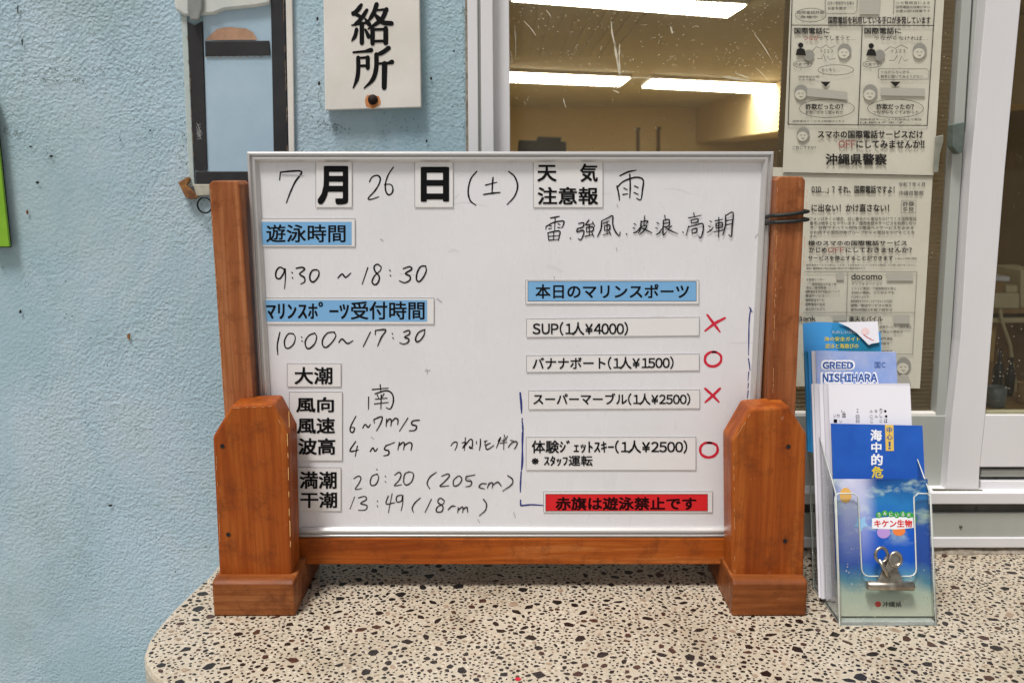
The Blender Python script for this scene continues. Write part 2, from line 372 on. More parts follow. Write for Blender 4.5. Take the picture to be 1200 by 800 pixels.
# ribbed ceiling boards running into the room
V, F = [], []
for i in range(12):
    x = -.1+i*.085; prism_vf([(x, 2.2, CZ-.001), (x+.03, 2.2, CZ-.001), (x+.03, 2.2, CZ-.007), (x, 2.2, CZ-.007)], Vector((0, 6, 0)), V, F)
tag(link('ceiling_ribs', fix(mesh('ceiling_ribs', V, F)), m_ceil), kind='structure')
# beam (bulkhead) crossing on the right
room_sheet('room_beam', [(2.6, 3, CZ-.30), (2.6, RY, CZ-.30), (2.6, RY, CZ-.001), (2.6, 3, CZ-.001)], m_rwall)
tag(prism('bulkhead', [(2.95, 6.0, CZ-.004), (3.6, 6.0, CZ-.004), (3.6, 6.0, CZ-.55), (2.95, 6.0, CZ-.55)], (0, 8.9, 0), m_rwall), kind='structure')
bpy.data.objects.remove(bpy.data.objects['room_beam'])
tag(box('room_partition', (3.62, 7.5, Z0), (7.9, 7.56, CZ-.01), m_rwd), kind='structure')
# fluorescent ceiling lights
m_lamp = emis('lamp_diffuser', sc(255, 246, 226), 17.0)
m_lcase = M('lamp_case', sc(220, 214, 200), .5)
lampq = [([(600, -6), (873, 8), (852, 21), (600, 2)], 'nearest ceiling light, wide lit strip at the top of the window pane'),
         ([(560, 85), (738, 92.5), (726, 101.5), (560, 95)], 'lit ceiling strip light running out of the window pane on its left'),
         ([(765, 94), (925, 101.5), (925, 111.5), (753, 103)], 'lit ceiling strip light beside the upper poster')]
for q, lab in lampq:
    pl = HP(CZ-.05); pts = [Plane((0, 0, CZ-.05), (0, 0, -1)).hit(*p) for p in q]
    cx = sum((p for p in pts), Vector())/4
    t = thing('ceiling_light', lab, 'ceiling light', (cx.x, cx.y, CZ), group='strip lights on the room ceiling')
    prism('diffuser', pts, (0, 0, .012), m_lamp, t)
    prism('housing', [cx+(p-cx)*1.03+Vector((0, 0, .0125)) for p in pts], (0, 0, .034), m_lcase, t)
# ------------------------------------------------------------ terrazzo counter
top_px = [(262, 652), (247, 672), (226, 691), (204, 712), (186, 732), (174, 749), (168.5, 764), (170, 777), (178, 789), (196, 803), (228, 822), (280, 845)]
op = [HP(0).hit(*p) for p in top_px]; op[0].y = YW+.01
FY = op[-1].y-.012
outline = [Vector((op[0].x+.01, YW+.03, 0))] + op + [Vector((op[-1].x+.12, FY, 0)), Vector((1.6, FY, 0)), Vector((1.6, YW+.03, 0))]
ct = thing('terrazzo_counter', 'speckled terrazzo counter with a rounded end that carries the whiteboard stand', 'counter', (.3, .95, 0))
prism('slab', outline, (0, 0, -.045), m_terr, ct, bevel=.006)
prism('support', [Vector((-.15, .9, -.045)), Vector((1.5, .9, -.045)), Vector((1.5, YW, -.045)), Vector((-.15, YW, -.045))], (0, 0, Z0+.045), m_wall, ct)
def inside(x, y):
    c = False; n = len(outline); j = n-1
    for i in range(n):
        a, b = outline[i], outline[j]
        if (a.y > y) != (b.y > y) and x < (b.x-a.x)*(y-a.y)/(b.y-a.y)+a.x: c = not c
        j = i
    return c
chips = []; grid = {}
tries = 0
while len(chips) < 10800 and tries < 150000:
    tries += 1
    x = random.uniform(-.45, .98); y = random.uniform(.70, YW-.004)
    r = min(.0080, .0017*math.exp(abs(random.gauss(0, .84))))
    if not (inside(x-r-.003, y) and inside(x+r+.002, y) and inside(x, y-r-.003)): continue
    if y+r > YW-.002: continue
    k = (int(x/.014), int(y/.014)); ok = True
    for i in (-1, 0, 1):
        for j in (-1, 0, 1):
            for (a, b, c) in grid.get((k[0]+i, k[1]+j), ()):
                if (a-x)**2+(b-y)**2 < (c+r+.0004)**2*.8: ok = False
    if not ok: continue
    grid.setdefault(k, []).append((x, y, r)); chips.append((x, y, r))
def chip_pts(x, y, r):
    n = random.randint(4, 7); a0 = random.uniform(0, 7); el = random.uniform(.42, .95); ang = random.gauss(.4, 1.1)
    pts = []
    for i in range(n):
        a = a0+2*math.pi*(i+random.uniform(-.32, .32))/n; rr = r*random.uniform(.8, 1.1)
        u, v = rr*math.cos(a), rr*math.sin(a)*el
        pts.append(Vector((x+u*math.cos(ang)-v*math.sin(ang), y+u*math.sin(ang)+v*math.cos(ang), .0003)))
    return pts
chips.sort(key=lambda c: -c[2])
acc = [([], []) for _ in range(3)]; nb = 0
for i, (x, y, r) in enumerate(chips):
    q = random.random(); mi = 0 if q < .68 else (1 if q < .92 else 2)
    pts = chip_pts(x, y, r); px, py = proj((x, y, 0))
    if nb < 240 and 165 < px < 1200 and py < 800 and r*FPX/1.02*2 > 8.5 and mi < 3:
        nb += 1; link('stone_chip', mesh('stone_chip', pts, [tuple(range(len(pts)))]), m_chips[mi], ct)
    else:
        V, F = acc[mi]; b = len(V); V += pts; F.append(tuple(range(b, b+len(pts))))
V, F, MI = [], [], []
for mi in range(3):
    b = len(V); V += acc[mi][0]; F += [tuple(j+b for j in f) for f in acc[mi][1]]; MI += [mi]*len(acc[mi][1])
me = mesh('small_stone_chips', V, F); so = link('small_stone_chips', me, m_chips, ct)
me.polygons.foreach_set('material_index', MI); tag(so, kind='stuff')
link('red_chip', mesh('red_chip', [HP(.0005).hit(607+4*math.cos(a*1.05), 795+2.2*math.sin(a*1.05)) for a in range(6)], [tuple(range(5, -1, -1))]), M('red_stone', sc(190, 20, 50), .5), ct)
# grime and old sealant where the counter meets the wall
m_grime = painted('old_sealant', sc(120, 108, 94), sc(168, 158, 142), .85, 0, 120, bmp=.8)
V, F = [], []
xs = [-.36+i*.02 for i in range(70)]
ring = []
for x in xs:
    h = .006+random.uniform(-.0015, .0025); d = .007+random.uniform(-.002, .003)
    b = len(V); V += [Vector((x, YW-d, .0004)), Vector((x, YW-d*.5, h*.7)), Vector((x, YW-.0005, h))]
    ring.append(b)
for a, b in zip(ring, ring[1:]): F += [(a, b, b+1, a+1), (a+1, b+1, b+2, a+2)]
link('sealant', mesh('sealant', V, F), m_grime, ct, smooth=True)
# ------------------------------------------------------------ whiteboard stand
YB = 1.060
st = thing('whiteboard_stand', 'orange-brown wooden tabletop stand holding the whiteboard upright', 'stand', (0, 1.06, 0))
def upright(x0, x1, zt, tilt=0):
    z0 = .04; r = .004
    pts = [(x0, 1.040, z0), (x1, 1.040, z0), (x1+tilt, 1.040, zt-r), (x1-r+tilt, 1.040, zt), (x0+r+tilt, 1.040, zt), (x0+tilt, 1.040, zt-r)]
    prism('upright', pts, (0, .038, 0), m_up, st, bevel=.0012)
zt = VP(1.04).hit(260, 212).z; zr = VP(1.04).hit(930, 207).z
upright(VP(1.04).hit(263, 470).x, VP(1.04).hit(298, 470).x, zt, VP(1.04).hit(244.5, 212).x-VP(1.04).hit(263, 470).x)
upright(VP(1.04).hit(903.5, 470).x, VP(1.04).hit(936, 470).x, zr, VP(1.04).hit(910, 208).x-VP(1.04).hit(903.5, 470).x)
YP = 1.007
for pxl, holes in (([(249, 512), (271, 475), (320, 473), (338, 508), (342, 677), (257, 677)], [(260.5, 522.5), (267.5, 626)]),
                   ([(857, 517), (879, 479), (925, 476), (945.5, 509), (942, 679), (858, 679)], [(924, 523), (920, 633.5)])):
    pprism('cheek', pxl, VP(YP), 0, m_plate, st, bevel=.003, vec=(0, .044, 0))
    for h in holes:
        c = VP(YP-.0006).hit(*h); V = [c+Vector((math.cos(a*.7)*.0027, 0, math.sin(a*.7)*.0027)) for a in range(9)]
        link('screw_hole', mesh('screw_hole', V, [tuple(range(9))]), m_hole, st)
strokes('edge_wear', [[(338.5, 482), (339, 500)], [(336.6, 508), (337, 522)], [(337.3, 531), (337.6, 536)], [(337.8, 548), (338, 562)], [(338.4, 576), (338.6, 582)], [(338.8, 596), (339, 604)], [(339.6, 610), (340, 628)], [(340.2, 634), (340.4, 640)]], VP(YP-.0004), M('bare_wood', sc(222, 170, 104), .7), st, w=1.3)
FD = .989
m_worn = M('worn_edge', sc(206, 150, 102), .7)
def edge_line(a, b, pl, n=26, w_=1.0, p=.6):
    st_ = []
    for k in range(n):
        if random.random() < p:
            t0, t1 = k/n, (k+random.uniform(.5, 1.1))/n; j = random.uniform(-.4, .4)
            st_.append([(a[0]+(b[0]-a[0])*t0+j, a[1]+(b[1]-a[1])*t0+j*.4), (a[0]+(b[0]-a[0])*t1+j, a[1]+(b[1]-a[1])*t1+j*.4)])
    tag(strokes('edge_wear', st_, pl, m_worn, st, w=w_*.9), kind='stuff')
edge_line((246.4, 216), (262, 462), VP(1.0396), 40, .9); edge_line((911.4, 214), (905.5, 462), VP(1.0396), 40, .9); edge_line((946, 216), (935, 462), VP(1.0396), 36, .8, .4)
edge_line((252.5, 514), (259.5, 670), VP(YP-.0004), 30, .8, .3); edge_line((860, 520), (861, 672), VP(YP-.0004), 30, .9, .45); edge_line((881, 482), (861, 515), VP(YP-.0004), 8, 1.1, .7)
edge_line((274, 478), (318, 476), VP(YP-.0004), 12, .9, .5); edge_line((321, 480), (334, 508), VP(YP-.0004), 7, 1, .6)
for (xa, xb) in ((250, 346), (858, 945)):
    a = HP(0).hit(xa, 722.5); b = HP(0).hit(xb, 722.5); x0, x1 = a.x, b.x; zt2 = .0445
    prof = [(x0, FD, 0), (x0, FD, zt2-.004), (x0, FD+.006, zt2), (x0, 1.124, zt2), (x0, 1.13, zt2-.004), (x0, 1.13, 0)]
    prism('foot', prof, (x1-x0, 0, 0), m_foot, st, bevel=.0025)
xl = VP(YB).hit(330, 645).x; xr = VP(YB).hit(870, 645).x
z1 = VP(YB).hit(600, 629).z; z2 = VP(YB).hit(600, 660).z
box('rail', (xl, YB-.003, z2), (xr, YB+.03, z1-.0004), m_rail, st, bevel=.0015)
# ------------------------------------------------------------ whiteboard
wb = thing('whiteboard', 'white marker board with aluminium frame covered in handwritten beach notices', 'whiteboard', (0, YB, z1))
PB = VP(YB); zT = PB.hit(600, 177.5).z; zB = z1
XL = PB.hit(289, 178).x; XR = PB.hit(907, 178).x
box('board_panel', (XL+.006, YB+.004, zB+.006), (XR-.006, YB+.016, zT-.006), m_board, wb)
PBS = VP(YB+.004)            # writing surface
prof = [(0, .012), (0, .0005), (.001, -.0022), (.0036, -.0028), (.0044, .0008), (.0060, .0008), (.0068, -.0022), (.0092, -.002), (.0122, .002), (.0125, .0045)]
def rail_piece(a, b, inn):
    """frame profile swept from corner a to corner b, mitred; inn = inward direction"""
    V, F = [], []; d = (b-a).normalized(); n = len(prof)
    for p, sg in ((a, 1), (b, -1)):
        for t, yy in prof: V.append(p + inn*t + d*sg*t + Vector((0, yy, 0)))
    for i in range(n): j = (i+1) % n; F.append((i, j, n+j, n+i))
    F.append(tuple(range(n))); F.append(tuple(range(2*n-1, n-1, -1)))
    link('frame_rail', fix(mesh('frame_rail', V, F)), m_alu, wb, bevel=.0004)
A, Bq, Cq, D = Vector((XL, YB, zT)), Vector((XR, YB, zT)), Vector((XR, YB, zB)), Vector((XL, YB, zB))
rail_piece(A, Bq, Vector((0, 0, -1))); rail_piece(Bq, Cq, Vector((-1, 0, 0))); rail_piece(Cq, D, Vector((0, 0, 1))); rail_piece(D, A, Vector((1, 0, 0)))
# handwriting
INK = PBS.off(.00025)
def hand(lab, data, o, s, w=1.7, mat=None): strokes('handwriting', data, INK, mat or m_pen, wb, o, s, w*1.16, label=lab)
zA = ((280, 170), 5); zBq = ((500, 170), 5); zD = ((280, 320), 5); zG = ((630, 190), 5); zF = ((320, 430), 4); zU = ((520, 490), 12); z5 = ((600, 320), 4); z7 = ((590, 490), 4)
hand('handwritten 7', [[(243, 160), (238, 205)], [(243, 160), (300, 154), (368, 157), (330, 215), (300, 280), (278, 338)]], *zA, 1.8)
hand('handwritten 26', [[(765, 215), (780, 188), (810, 178), (828, 195), (820, 230), (795, 270), (757, 312), (775, 318), (820, 303)], [(905, 130), (875, 175), (858, 230), (862, 275), (880, 292), (900, 275), (900, 245), (885, 230), (852, 232)]], *zA, 1.6)
hand('handwritten 9:30 to 18:30', [[(268, 730), (240, 715), (218, 740), (218, 775), (240, 782), (262, 750), (270, 722), (272, 780), (267, 842)], [(312, 748)], [(314, 778)], [(335, 722), (368, 716), (385, 728), (355, 755), (382, 775), (385, 800), (362, 814)], [(455, 730), (430, 735), (415, 765), (420, 795), (440, 800), (465, 770), (468, 740), (452, 728)]], *zA, 1.7)
hand('handwritten closing time 18:30', [
    [(580, 778), (605, 755), (625, 775), (655, 750)], [(755, 718), (722, 815)], [(832, 712), (812, 698), (792, 712), (798, 740), (822, 770), (815, 805), (795, 818), (780, 800), (795, 765), (828, 735), (834, 712)], [(885, 735)], [(888, 765)],
    [(962, 724), (1000, 712), (1012, 728), (975, 752), (1002, 768), (1000, 792), (970, 806), (940, 795)], [(1095, 708), (1065, 712), (1045, 745), (1040, 785), (1055, 800), (1080, 775), (1098, 735), (1092, 708)]], *zA, 1.7)
hand('handwritten Saturday mark in brackets', [[(293, 155), (258, 200), (243, 270), (255, 325), (288, 353)], [(345, 235), (412, 218)], [(389, 190), (386, 222), (383, 282)], [(333, 290), (380, 283), (430, 278)], [(480, 155), (515, 185), (533, 240), (515, 300), (472, 348)]], *zBq, 1.7)
hand('handwritten weather character for rain', [[(483, 80), (530, 58), (577, 48)], [(465, 140), (475, 185), (480, 225)], [(465, 150), (500, 115), (560, 92), (600, 92), (620, 110), (615, 160), (605, 220), (580, 212)], [(540, 72), (543, 140), (540, 210)], [(505, 152), (525, 162)], [(500, 190), (528, 186)], [(568, 140), (590, 150)], [(565, 178), (590, 190)]], *zG, 1.7)
hand('handwritten warnings of thunder, strong wind, waves and high tide', [
    [(75, 328), (105, 322), (128, 318)], [(50, 375), (48, 395)], [(50, 378), (90, 355), (140, 345), (155, 350), (148, 375), (140, 385)], [(103, 325), (100, 398)], [(70, 372), (82, 375)], [(65, 390), (82, 388)], [(120, 362), (133, 366)], [(118, 382), (132, 384)],
    [(60, 415), (65, 458)], [(60, 415), (100, 405), (130, 405), (128, 430), (122, 458)], [(95, 408), (93, 452)], [(65, 435), (125, 430)], [(65, 457), (122, 452)], [(193, 447)],
    [(240, 360), (270, 355), (265, 380), (235, 390), (232, 408), (270, 400), (265, 435), (252, 455), (238, 448)], [(302, 338), (282, 368), (322, 362)], [(322, 350), (335, 375)], [(285, 385), (287, 410)], [(285, 385), (325, 380), (322, 403), (287, 408)], [(303, 368), (303, 430)], [(278, 435), (325, 425)], [(318, 412), (330, 438)],
    [(375, 345), (372, 390), (350, 438)], [(375, 345), (410, 328), (440, 315), (440, 360), (455, 405), (478, 430), (484, 408)], [(385, 360), (420, 345)], [(392, 375), (392, 402)], [(392, 375), (422, 369), (420, 395), (392, 400)], [(407, 355), (407, 420)], [(385, 427), (425, 415)], [(418, 405), (430, 425)], [(522, 422)],
    [(565, 360), (578, 368)], [(560, 385), (572, 390)], [(562, 415), (580, 408), (598, 385)], [(607, 345), (602, 390), (590, 415)], [(605, 350), (645, 345), (638, 360)], [(628, 315), (622, 375)], [(605, 378), (640, 372), (620, 405), (598, 425)], [(610, 385), (640, 400), (670, 415)],
    [(700, 355), (712, 362)], [(692, 385), (706, 390)], [(695, 425), (712, 415), (728, 390)], [(745, 312), (748, 335)], [(737, 342), (735, 425), (755, 410)], [(737, 342), (770, 338), (768, 375), (740, 380)], [(740, 360), (768, 357)], [(785, 375), (765, 390)], [(745, 380), (775, 400), (822, 420)], [(853, 412)],
    [(915, 298), (918, 315)], [(885, 328), (960, 312)], [(900, 340), (900, 358)], [(900, 340), (938, 333), (935, 353), (900, 358)], [(885, 375), (870, 430)], [(885, 380), (940, 365), (968, 362), (970, 400), (955, 445), (943, 432)], [(905, 395), (905, 418)], [(905, 395), (932, 390), (930, 412), (905, 418)],
    [(1010, 345), (1022, 352)], [(1002, 375), (1015, 380)], [(995, 412), (1015, 400), (1030, 380)], [(1040, 345), (1085, 335)], [(1062, 325), (1060, 440)], [(1045, 360), (1045, 387)], [(1045, 360), (1080, 354), (1080, 380), (1045, 386)], [(1045, 373), (1080, 368)], [(1035, 410), (1088, 398)], [(1102, 310), (1100, 370), (1085, 430)], [(1102, 315), (1145, 295), (1140, 370), (1135, 435), (1120, 425)], [(1103, 345), (1138, 338)], [(1100, 370), (1135, 362)]], *zG, 1.45)
hand('handwritten 10:00 to 17:30', [[(240, 345), (225, 420), (228, 478)], [(320, 355), (290, 355), (268, 390), (270, 430), (290, 440), (320, 415), (330, 375), (314, 352)], [(368, 375)], [(370, 398)], [(445, 350), (410, 365), (388, 400), (395, 435), (415, 440), (445, 410), (455, 370), (440, 350)], [(560, 345), (520, 350), (492, 385), (490, 420), (510, 435), (545, 405), (568, 365), (552, 344)],
    [(585, 405), (605, 385), (635, 412), (668, 395)], [(770, 345), (728, 430)], [(800, 335), (798, 360)], [(800, 335), (860, 332), (835, 375), (812, 427)], [(900, 355)], [(903, 380)], [(965, 345), (995, 335), (1000, 355), (970, 375), (995, 385), (990, 405), (965, 415), (942, 408)], [(1090, 330), (1055, 345), (1035, 380), (1040, 400), (1060, 395), (1085, 360), (1088, 330)]], *zD, 1.5)
hand('handwritten wind direction south', [[(465, 105), (540, 98)], [(502, 82), (505, 115)], [(448, 140), (447, 198)], [(478, 125), (530, 110), (558, 125), (564, 160), (550, 195), (530, 190)], [(488, 130), (495, 145)], [(520, 125), (510, 142)], [(480, 150), (535, 145)], [(475, 172), (540, 165)], [(507, 130), (505, 196)]], *zF, 1.5)
hand('handwritten 6 to 7 m/s', [[(388, 230), (365, 275), (362, 300), (375, 305), (382, 285), (366, 282)], [(420, 285), (432, 268), (445, 282), (456, 268)], [(472, 245), (475, 262)], [(472, 245), (510, 232), (505, 262), (485, 298)], [(532, 243), (530, 278)], [(530, 262), (545, 243), (554, 250), (552, 276)], [(553, 258), (572, 240), (585, 246), (584, 270)], [(632, 238), (592, 300)], [(686, 248), (655, 252), (650, 268), (672, 276), (665, 295), (638, 298)]], *zF, 1.5)
hand('handwritten 4 to 5 m', [[(387, 348), (360, 393), (400, 388)], [(395, 370), (385, 418)], [(455, 395), (468, 378), (478, 394), (490, 380)], [(530, 365), (522, 385), (542, 392), (540, 410), (518, 415)], [(530, 368), (570, 352)], [(592, 352), (585, 388)], [(588, 370), (608, 352), (616, 360), (611, 387)], [(614, 368), (638, 353), (651, 362), (646, 390)]], *zF, 1.5)
hand('handwritten high tide 20:20 and 205 cm', [[(378, 522), (400, 510), (412, 520), (402, 545), (385, 572), (416, 568)], [(490, 500), (465, 510), (455, 540), (465, 555), (485, 545), (495, 515), (484, 500)], [(487, 480)], [(527, 512)], [(527, 537)], [(570, 505), (590, 492), (600, 505), (590, 530), (568, 555), (602, 550)], [(640, 490), (618, 500), (612, 535), (625, 552), (650, 535), (658, 500), (636, 488)],
    [(765, 492), (735, 515), (722, 545), (735, 570)], [(790, 510), (820, 500), (825, 512), (800, 540), (782, 558), (824, 555)], [(860, 515), (845, 532), (848, 556), (870, 550), (885, 525), (872, 509), (856, 517)], [(905, 512), (905, 530), (930, 536), (925, 555), (903, 560)], [(905, 512), (947, 504)], [(1000, 546), (977, 546), (966, 562), (992, 570)], [(1012, 543), (1004, 566)], [(1008, 555), (1022, 540), (1030, 548), (1026, 566)], [(1029, 552), (1052, 538), (1062, 546), (1070, 558)], [(1100, 508), (1122, 525), (1118, 550), (1076, 580)]], *zF, 1.35, m_penf)
hand('handwritten low tide 13:49 and 18 cm', [[(382, 608), (360, 665)], [(400, 612), (430, 605), (437, 620), (410, 638), (440, 648), (433, 668), (400, 670)], [(490, 628)], [(490, 652)], [(540, 603), (530, 640), (572, 634)], [(558, 592), (540, 682)], [(602, 598), (580, 606), (580, 630), (602, 626), (608, 598), (607, 640), (600, 672)],
    [(690, 612), (665, 635), (652, 660), (658, 680)], [(742, 618), (712, 680)], [(802, 624), (783, 613), (772, 632), (796, 652), (790, 676), (766, 676), (770, 655), (797, 640), (803, 624)], [(820, 668), (838, 651), (855, 652)], [(868, 657), (865, 682)], [(867, 670), (885, 655), (891, 662), (888, 681)], [(890, 667), (908, 655), (912, 680)], [(985, 618), (1000, 640), (995, 670), (966, 696)]], *zF, 1.35, m_penf)
hand('small handwritten note about swell', [[(100, 385), (130, 345), (172, 330), (190, 350), (180, 400), (155, 450)], [(305, 270), (290, 450)], [(258, 345), (310, 335), (265, 410)], [(265, 420), (300, 380), (370, 295), (402, 312), (400, 400), (372, 422), (362, 392), (412, 428)], [(460, 325), (462, 362)], [(515, 290), (515, 370), (500, 450)],
    [(568, 325), (612, 310)], [(592, 318), (575, 375)], [(655, 345), (595, 380), (600, 432), (640, 425), (705, 378)], [(800, 262), (740, 415)], [(765, 320), (800, 270), (752, 390)], [(850, 235), (868, 285)], [(897, 250), (870, 292)], [(818, 315), (885, 298)], [(795, 348), (888, 335)], [(848, 280), (842, 440)], [(940, 308), (985, 318)], [(905, 405), (960, 342), (1015, 325), (1035, 347), (1012, 400), (988, 432)]], *zU, 1.25)
for lab, d, zz in (('red cross beside the first price card', [[(915, 195), (945, 235), (975, 275)], [(998, 210), (950, 236), (905, 270)]], z5),
                   ('red circle beside the second price card', [[(955, 370), (930, 370), (908, 388), (906, 415), (925, 434), (955, 434), (978, 415), (978, 385), (952, 368), (940, 370)]], z5),
                   ('red cross beside the third price card', [[(905, 540), (940, 572), (970, 603)], [(975, 540), (940, 574), (905, 605)]], z5),
                   ('red circle beside the fourth price card', [[(975, 115), (945, 115), (924, 135), (926, 165), (950, 181), (982, 178), (1003, 155), (998, 125), (968, 113), (955, 116)]], z7)):
    hand(lab, d, *zz, 2.7, m_penr)
strokes('marker_line', [[(38, 560), (40, 600)], [(40, 575), (43, 610), (45, 655)], [(39, 562), (42, 615)]], INK, m_penb, wb, *z5, 2.6)
strokes('marker_line', [[(48, 680), (47, 700)], [(49, 710), (48, 730)], [(48, 745), (48, 800), (50, 870), (48, 905), (44, 925)]], INK, m_penb, wb, *z5, 1.7)
strokes('marker_line', [[(89, 20), (91, 60), (89, 150)], [(88, 155), (84, 240)], [(83, 250), (80, 300), (79, 345)], [(80, 382), (81, 405), (88, 408), (130, 404), (186, 407)]], INK, m_penb, wb, *z7, 1.9)
strokes('marker_line', [[(1119, 165), (1112, 220), (1110, 300), (1109, 385)], [(1108, 400), (1113, 430), (1116, 455)], [(1110, 462), (1106, 505)], [(1108, 515), (1106, 540)], [(1107, 550), (1104, 585)], [(1113, 160), (1126, 182)]], INK, m_penb, wb, *z5, 1.5)
# smudges left by the eraser
m_smear = M('marker_smudge', sc(176, 174, 178), .5)
strokes('smudge', [[(548, 560), (552, 562)], [(435, 512), (438, 514)], [(500, 432), (501, 438)], [(498, 434), (504, 434)], [(649, 324), (650, 327)], [(722, 290), (723, 294)], [(723, 240), (724, 243)], [(885, 278), (890, 272)], [(512, 350), (518, 354)], [(560, 608), (562, 612)], [(602, 600), (604, 606)], [(330, 205), (356, 206)], [(446, 280), (449, 282)]], INK, m_smear, wb, (0, 0), 1, 1.3)
m_ghost = M('eraser_ghost', sc(225, 223, 225), .35); m_ghost2 = M('eraser_ghost_dark', sc(216, 215, 218), .35)
for k in range(11):
    x = random.uniform(410, 860); y = random.choice((random.uniform(280, 330), random.uniform(340, 430), random.uniform(440, 600), random.uniform(205, 260))); l_ = random.uniform(8, 46)
    strokes('eraser_ghost', [[(x, y), (x+l_*.5, y+random.uniform(-3, 3)), (x+l_, y+random.uniform(-7, 7))]], PBS.off(.00008+k*2e-6), m_ghost if k % 3 else m_ghost2, wb, w=random.uniform(1.0, 4.5) if k % 3 else .6)
# magnetic cards
def card(lab, outer, items, bold=.02, panel=None, pmat=None, tilt=0, ink=None, group='printed magnetic cards on the whiteboard', border=False):
    x0, y0, x1, y1 = outer; c = PBS.hit((x0+x1)/2, y1)
    t = thing('magnetic_card', lab, 'magnetic card', c, group)
    th = .0011
    pprism('card', rect(x0, y0, x1, y1, tilt), PBS.off(th), th-.0002, [m_card], t, bevel=.0003)
    pl = PBS.off(th+.0002)
    if panel:
        if border: flat('border', rect(panel[0]-.5, panel[1]-.5, panel[2]+.5, panel[3]+.5, tilt), pl.off(-.0001), m_ink, t)
        flat('colour_panel', rect(*panel, tilt), pl, pmat, t)
    if True:
        V, F = [], []
        for a, b in (((x0, y0), (x1, y0+tilt)), ((x1, y0+tilt), (x1, y1+tilt)), ((x0, y0), (x0, y1))):
            ribbon_vf([Vector(a), Vector(b)], .45, pl, V, F, (1, 1), 0, False)
        link('edge_line', mesh('edge_line', V, F), m_edge, t)
    text('lettering', items, pl.off(.0002), ink or m_ink, t, bold)
card('white card printed with the large month character', (370, 189.5, 412.5, 243), [('月', 372, 194.5, 408, 240)], .036)
card('white card printed with the large day character', (486, 189, 531, 243), [('日', 493, 195.6, 526.3, 236.6)], .04)
card('white card with a two-line weather advisory heading', (625, 188, 706.5, 243), [('天', 629.6, 193.3, 652.4, 213), ('気', 679.6, 191.8, 700.6, 213.3), ('注意報', 630, 219, 701, 240)], .022)
card('short blue card heading the swimming hours', (304.5, 256, 416, 288.8), [('遊泳時間', 312, 263, 405, 284)], .014, (307, 260, 412, 287), m_cardblue)
card('long blue card heading the marine sports reception hours', (306.5, 349, 508.5, 379.6), [('ﾏﾘﾝｽﾎﾟｰﾂ', 312, 353.5, 409, 373.8), ('受付時間', 411, 353, 497.6, 374.4)], .016, (308.6, 351.6, 500.5, 376.6), m_cardblue)
card('small white card for the spring tide', (336.5, 425.8, 399.5, 453), [('大潮', 345, 429.8, 389.5, 450.2)], .02)
card('tall white card with three lines for wind direction, wind speed and wave height', (339, 459, 401, 539.5), [('風向', 347, 465, 391.3, 483), ('風速', 348, 489, 392.6, 508), ('波高', 349.5, 513, 393, 532.7)], .024)
card('white card with two lines for high tide and low tide', (344.5, 547.5, 399.5, 598.5), [('満潮', 351, 552, 394.5, 572.5), ('干潮', 352, 576, 395, 595)], .024)
card('blue card with a black outline heading today\'s marine sports', (616, 328.3, 819, 356), [('本日のマリンスポーツ', 627.5, 332.8, 807.5, 349.8)], .02, (618.9, 330, 815.7, 352.5), m_cardblue, border=True)
card('topmost white price card, for the paddle board', (617, 373.5, 819.5, 395), [('SUP(1人¥4000)', 624, 377, 736, 393)], .018, tilt=-2)
card('second white price card, for the banana boat', (617, 416.5, 819.5, 436), [('バナナボート(1人¥1500)', 624, 418.3, 789.5, 433.3, -1)], .018, tilt=-2)
card('third white price card, without a second line', (619.5, 457.5, 820, 479.5), [('スーパーマーブル(1人¥2500)', 625, 460.5, 809, 474.5)], .018, tilt=-1.2)
card('tall white price card with a second line under the jet ski price', (616.5, 512, 815.5, 550.5), [('体験ｼﾞｪｯﾄｽｷｰ(1人¥2500)', 623, 515.5, 805.5, 531), ('※ｽﾀｯﾌ運転', 623, 533.3, 694.5, 545.8)], .018)
card('red warning card about swimming at the foot of the board', (637, 575.5, 835, 600), [('赤旗は遊泳禁止です', 651, 582, 816, 597.5)], .03, (639.7, 579, 829, 598.2), m_cardred, ink=m_inkred, border=True)
# cord round the right upright
cord = thing('elastic_cord', 'thin black cord wound twice round the top of the right upright', 'cord', (VP(1.04).hit(928, 255).x, 1.06, VP(1.04).hit(928, 255).z))
m_cord = painted('black_cord', sc(16, 18, 17), sc(30, 40, 34), .6, 0, 300)
for (ya, yb, ex) in ((252.5, 248, 0), (260.5, 257.5, .0006)):
    a = VP(1.0375-ex).hit(905.5, ya+3); b = VP(1.0375-ex).hit(909, ya); c = VP(1.0375-ex).hit(947.5, yb); xo = .0022
    path = [Vector((a.x-.001, 1.079, a.z)), Vector((a.x-.0015, 1.06, a.z)), Vector((b.x-.002, 1.042, b.z)), Vector((b.x+.001, 1.0375, b.z)), (b+c)/2+Vector((0, 0, -.0006)), Vector((c.x-.001, 1.0375, c.z)), Vector((c.x+.001, 1.042, c.z)), Vector((c.x+.001, 1.077, c.z)), Vector((c.x-.002, 1.0805, c.z)), Vector((a.x+.002, 1.0805, a.z))]
    tube('loop', path, .0021, m_cord, cord, closed=True)
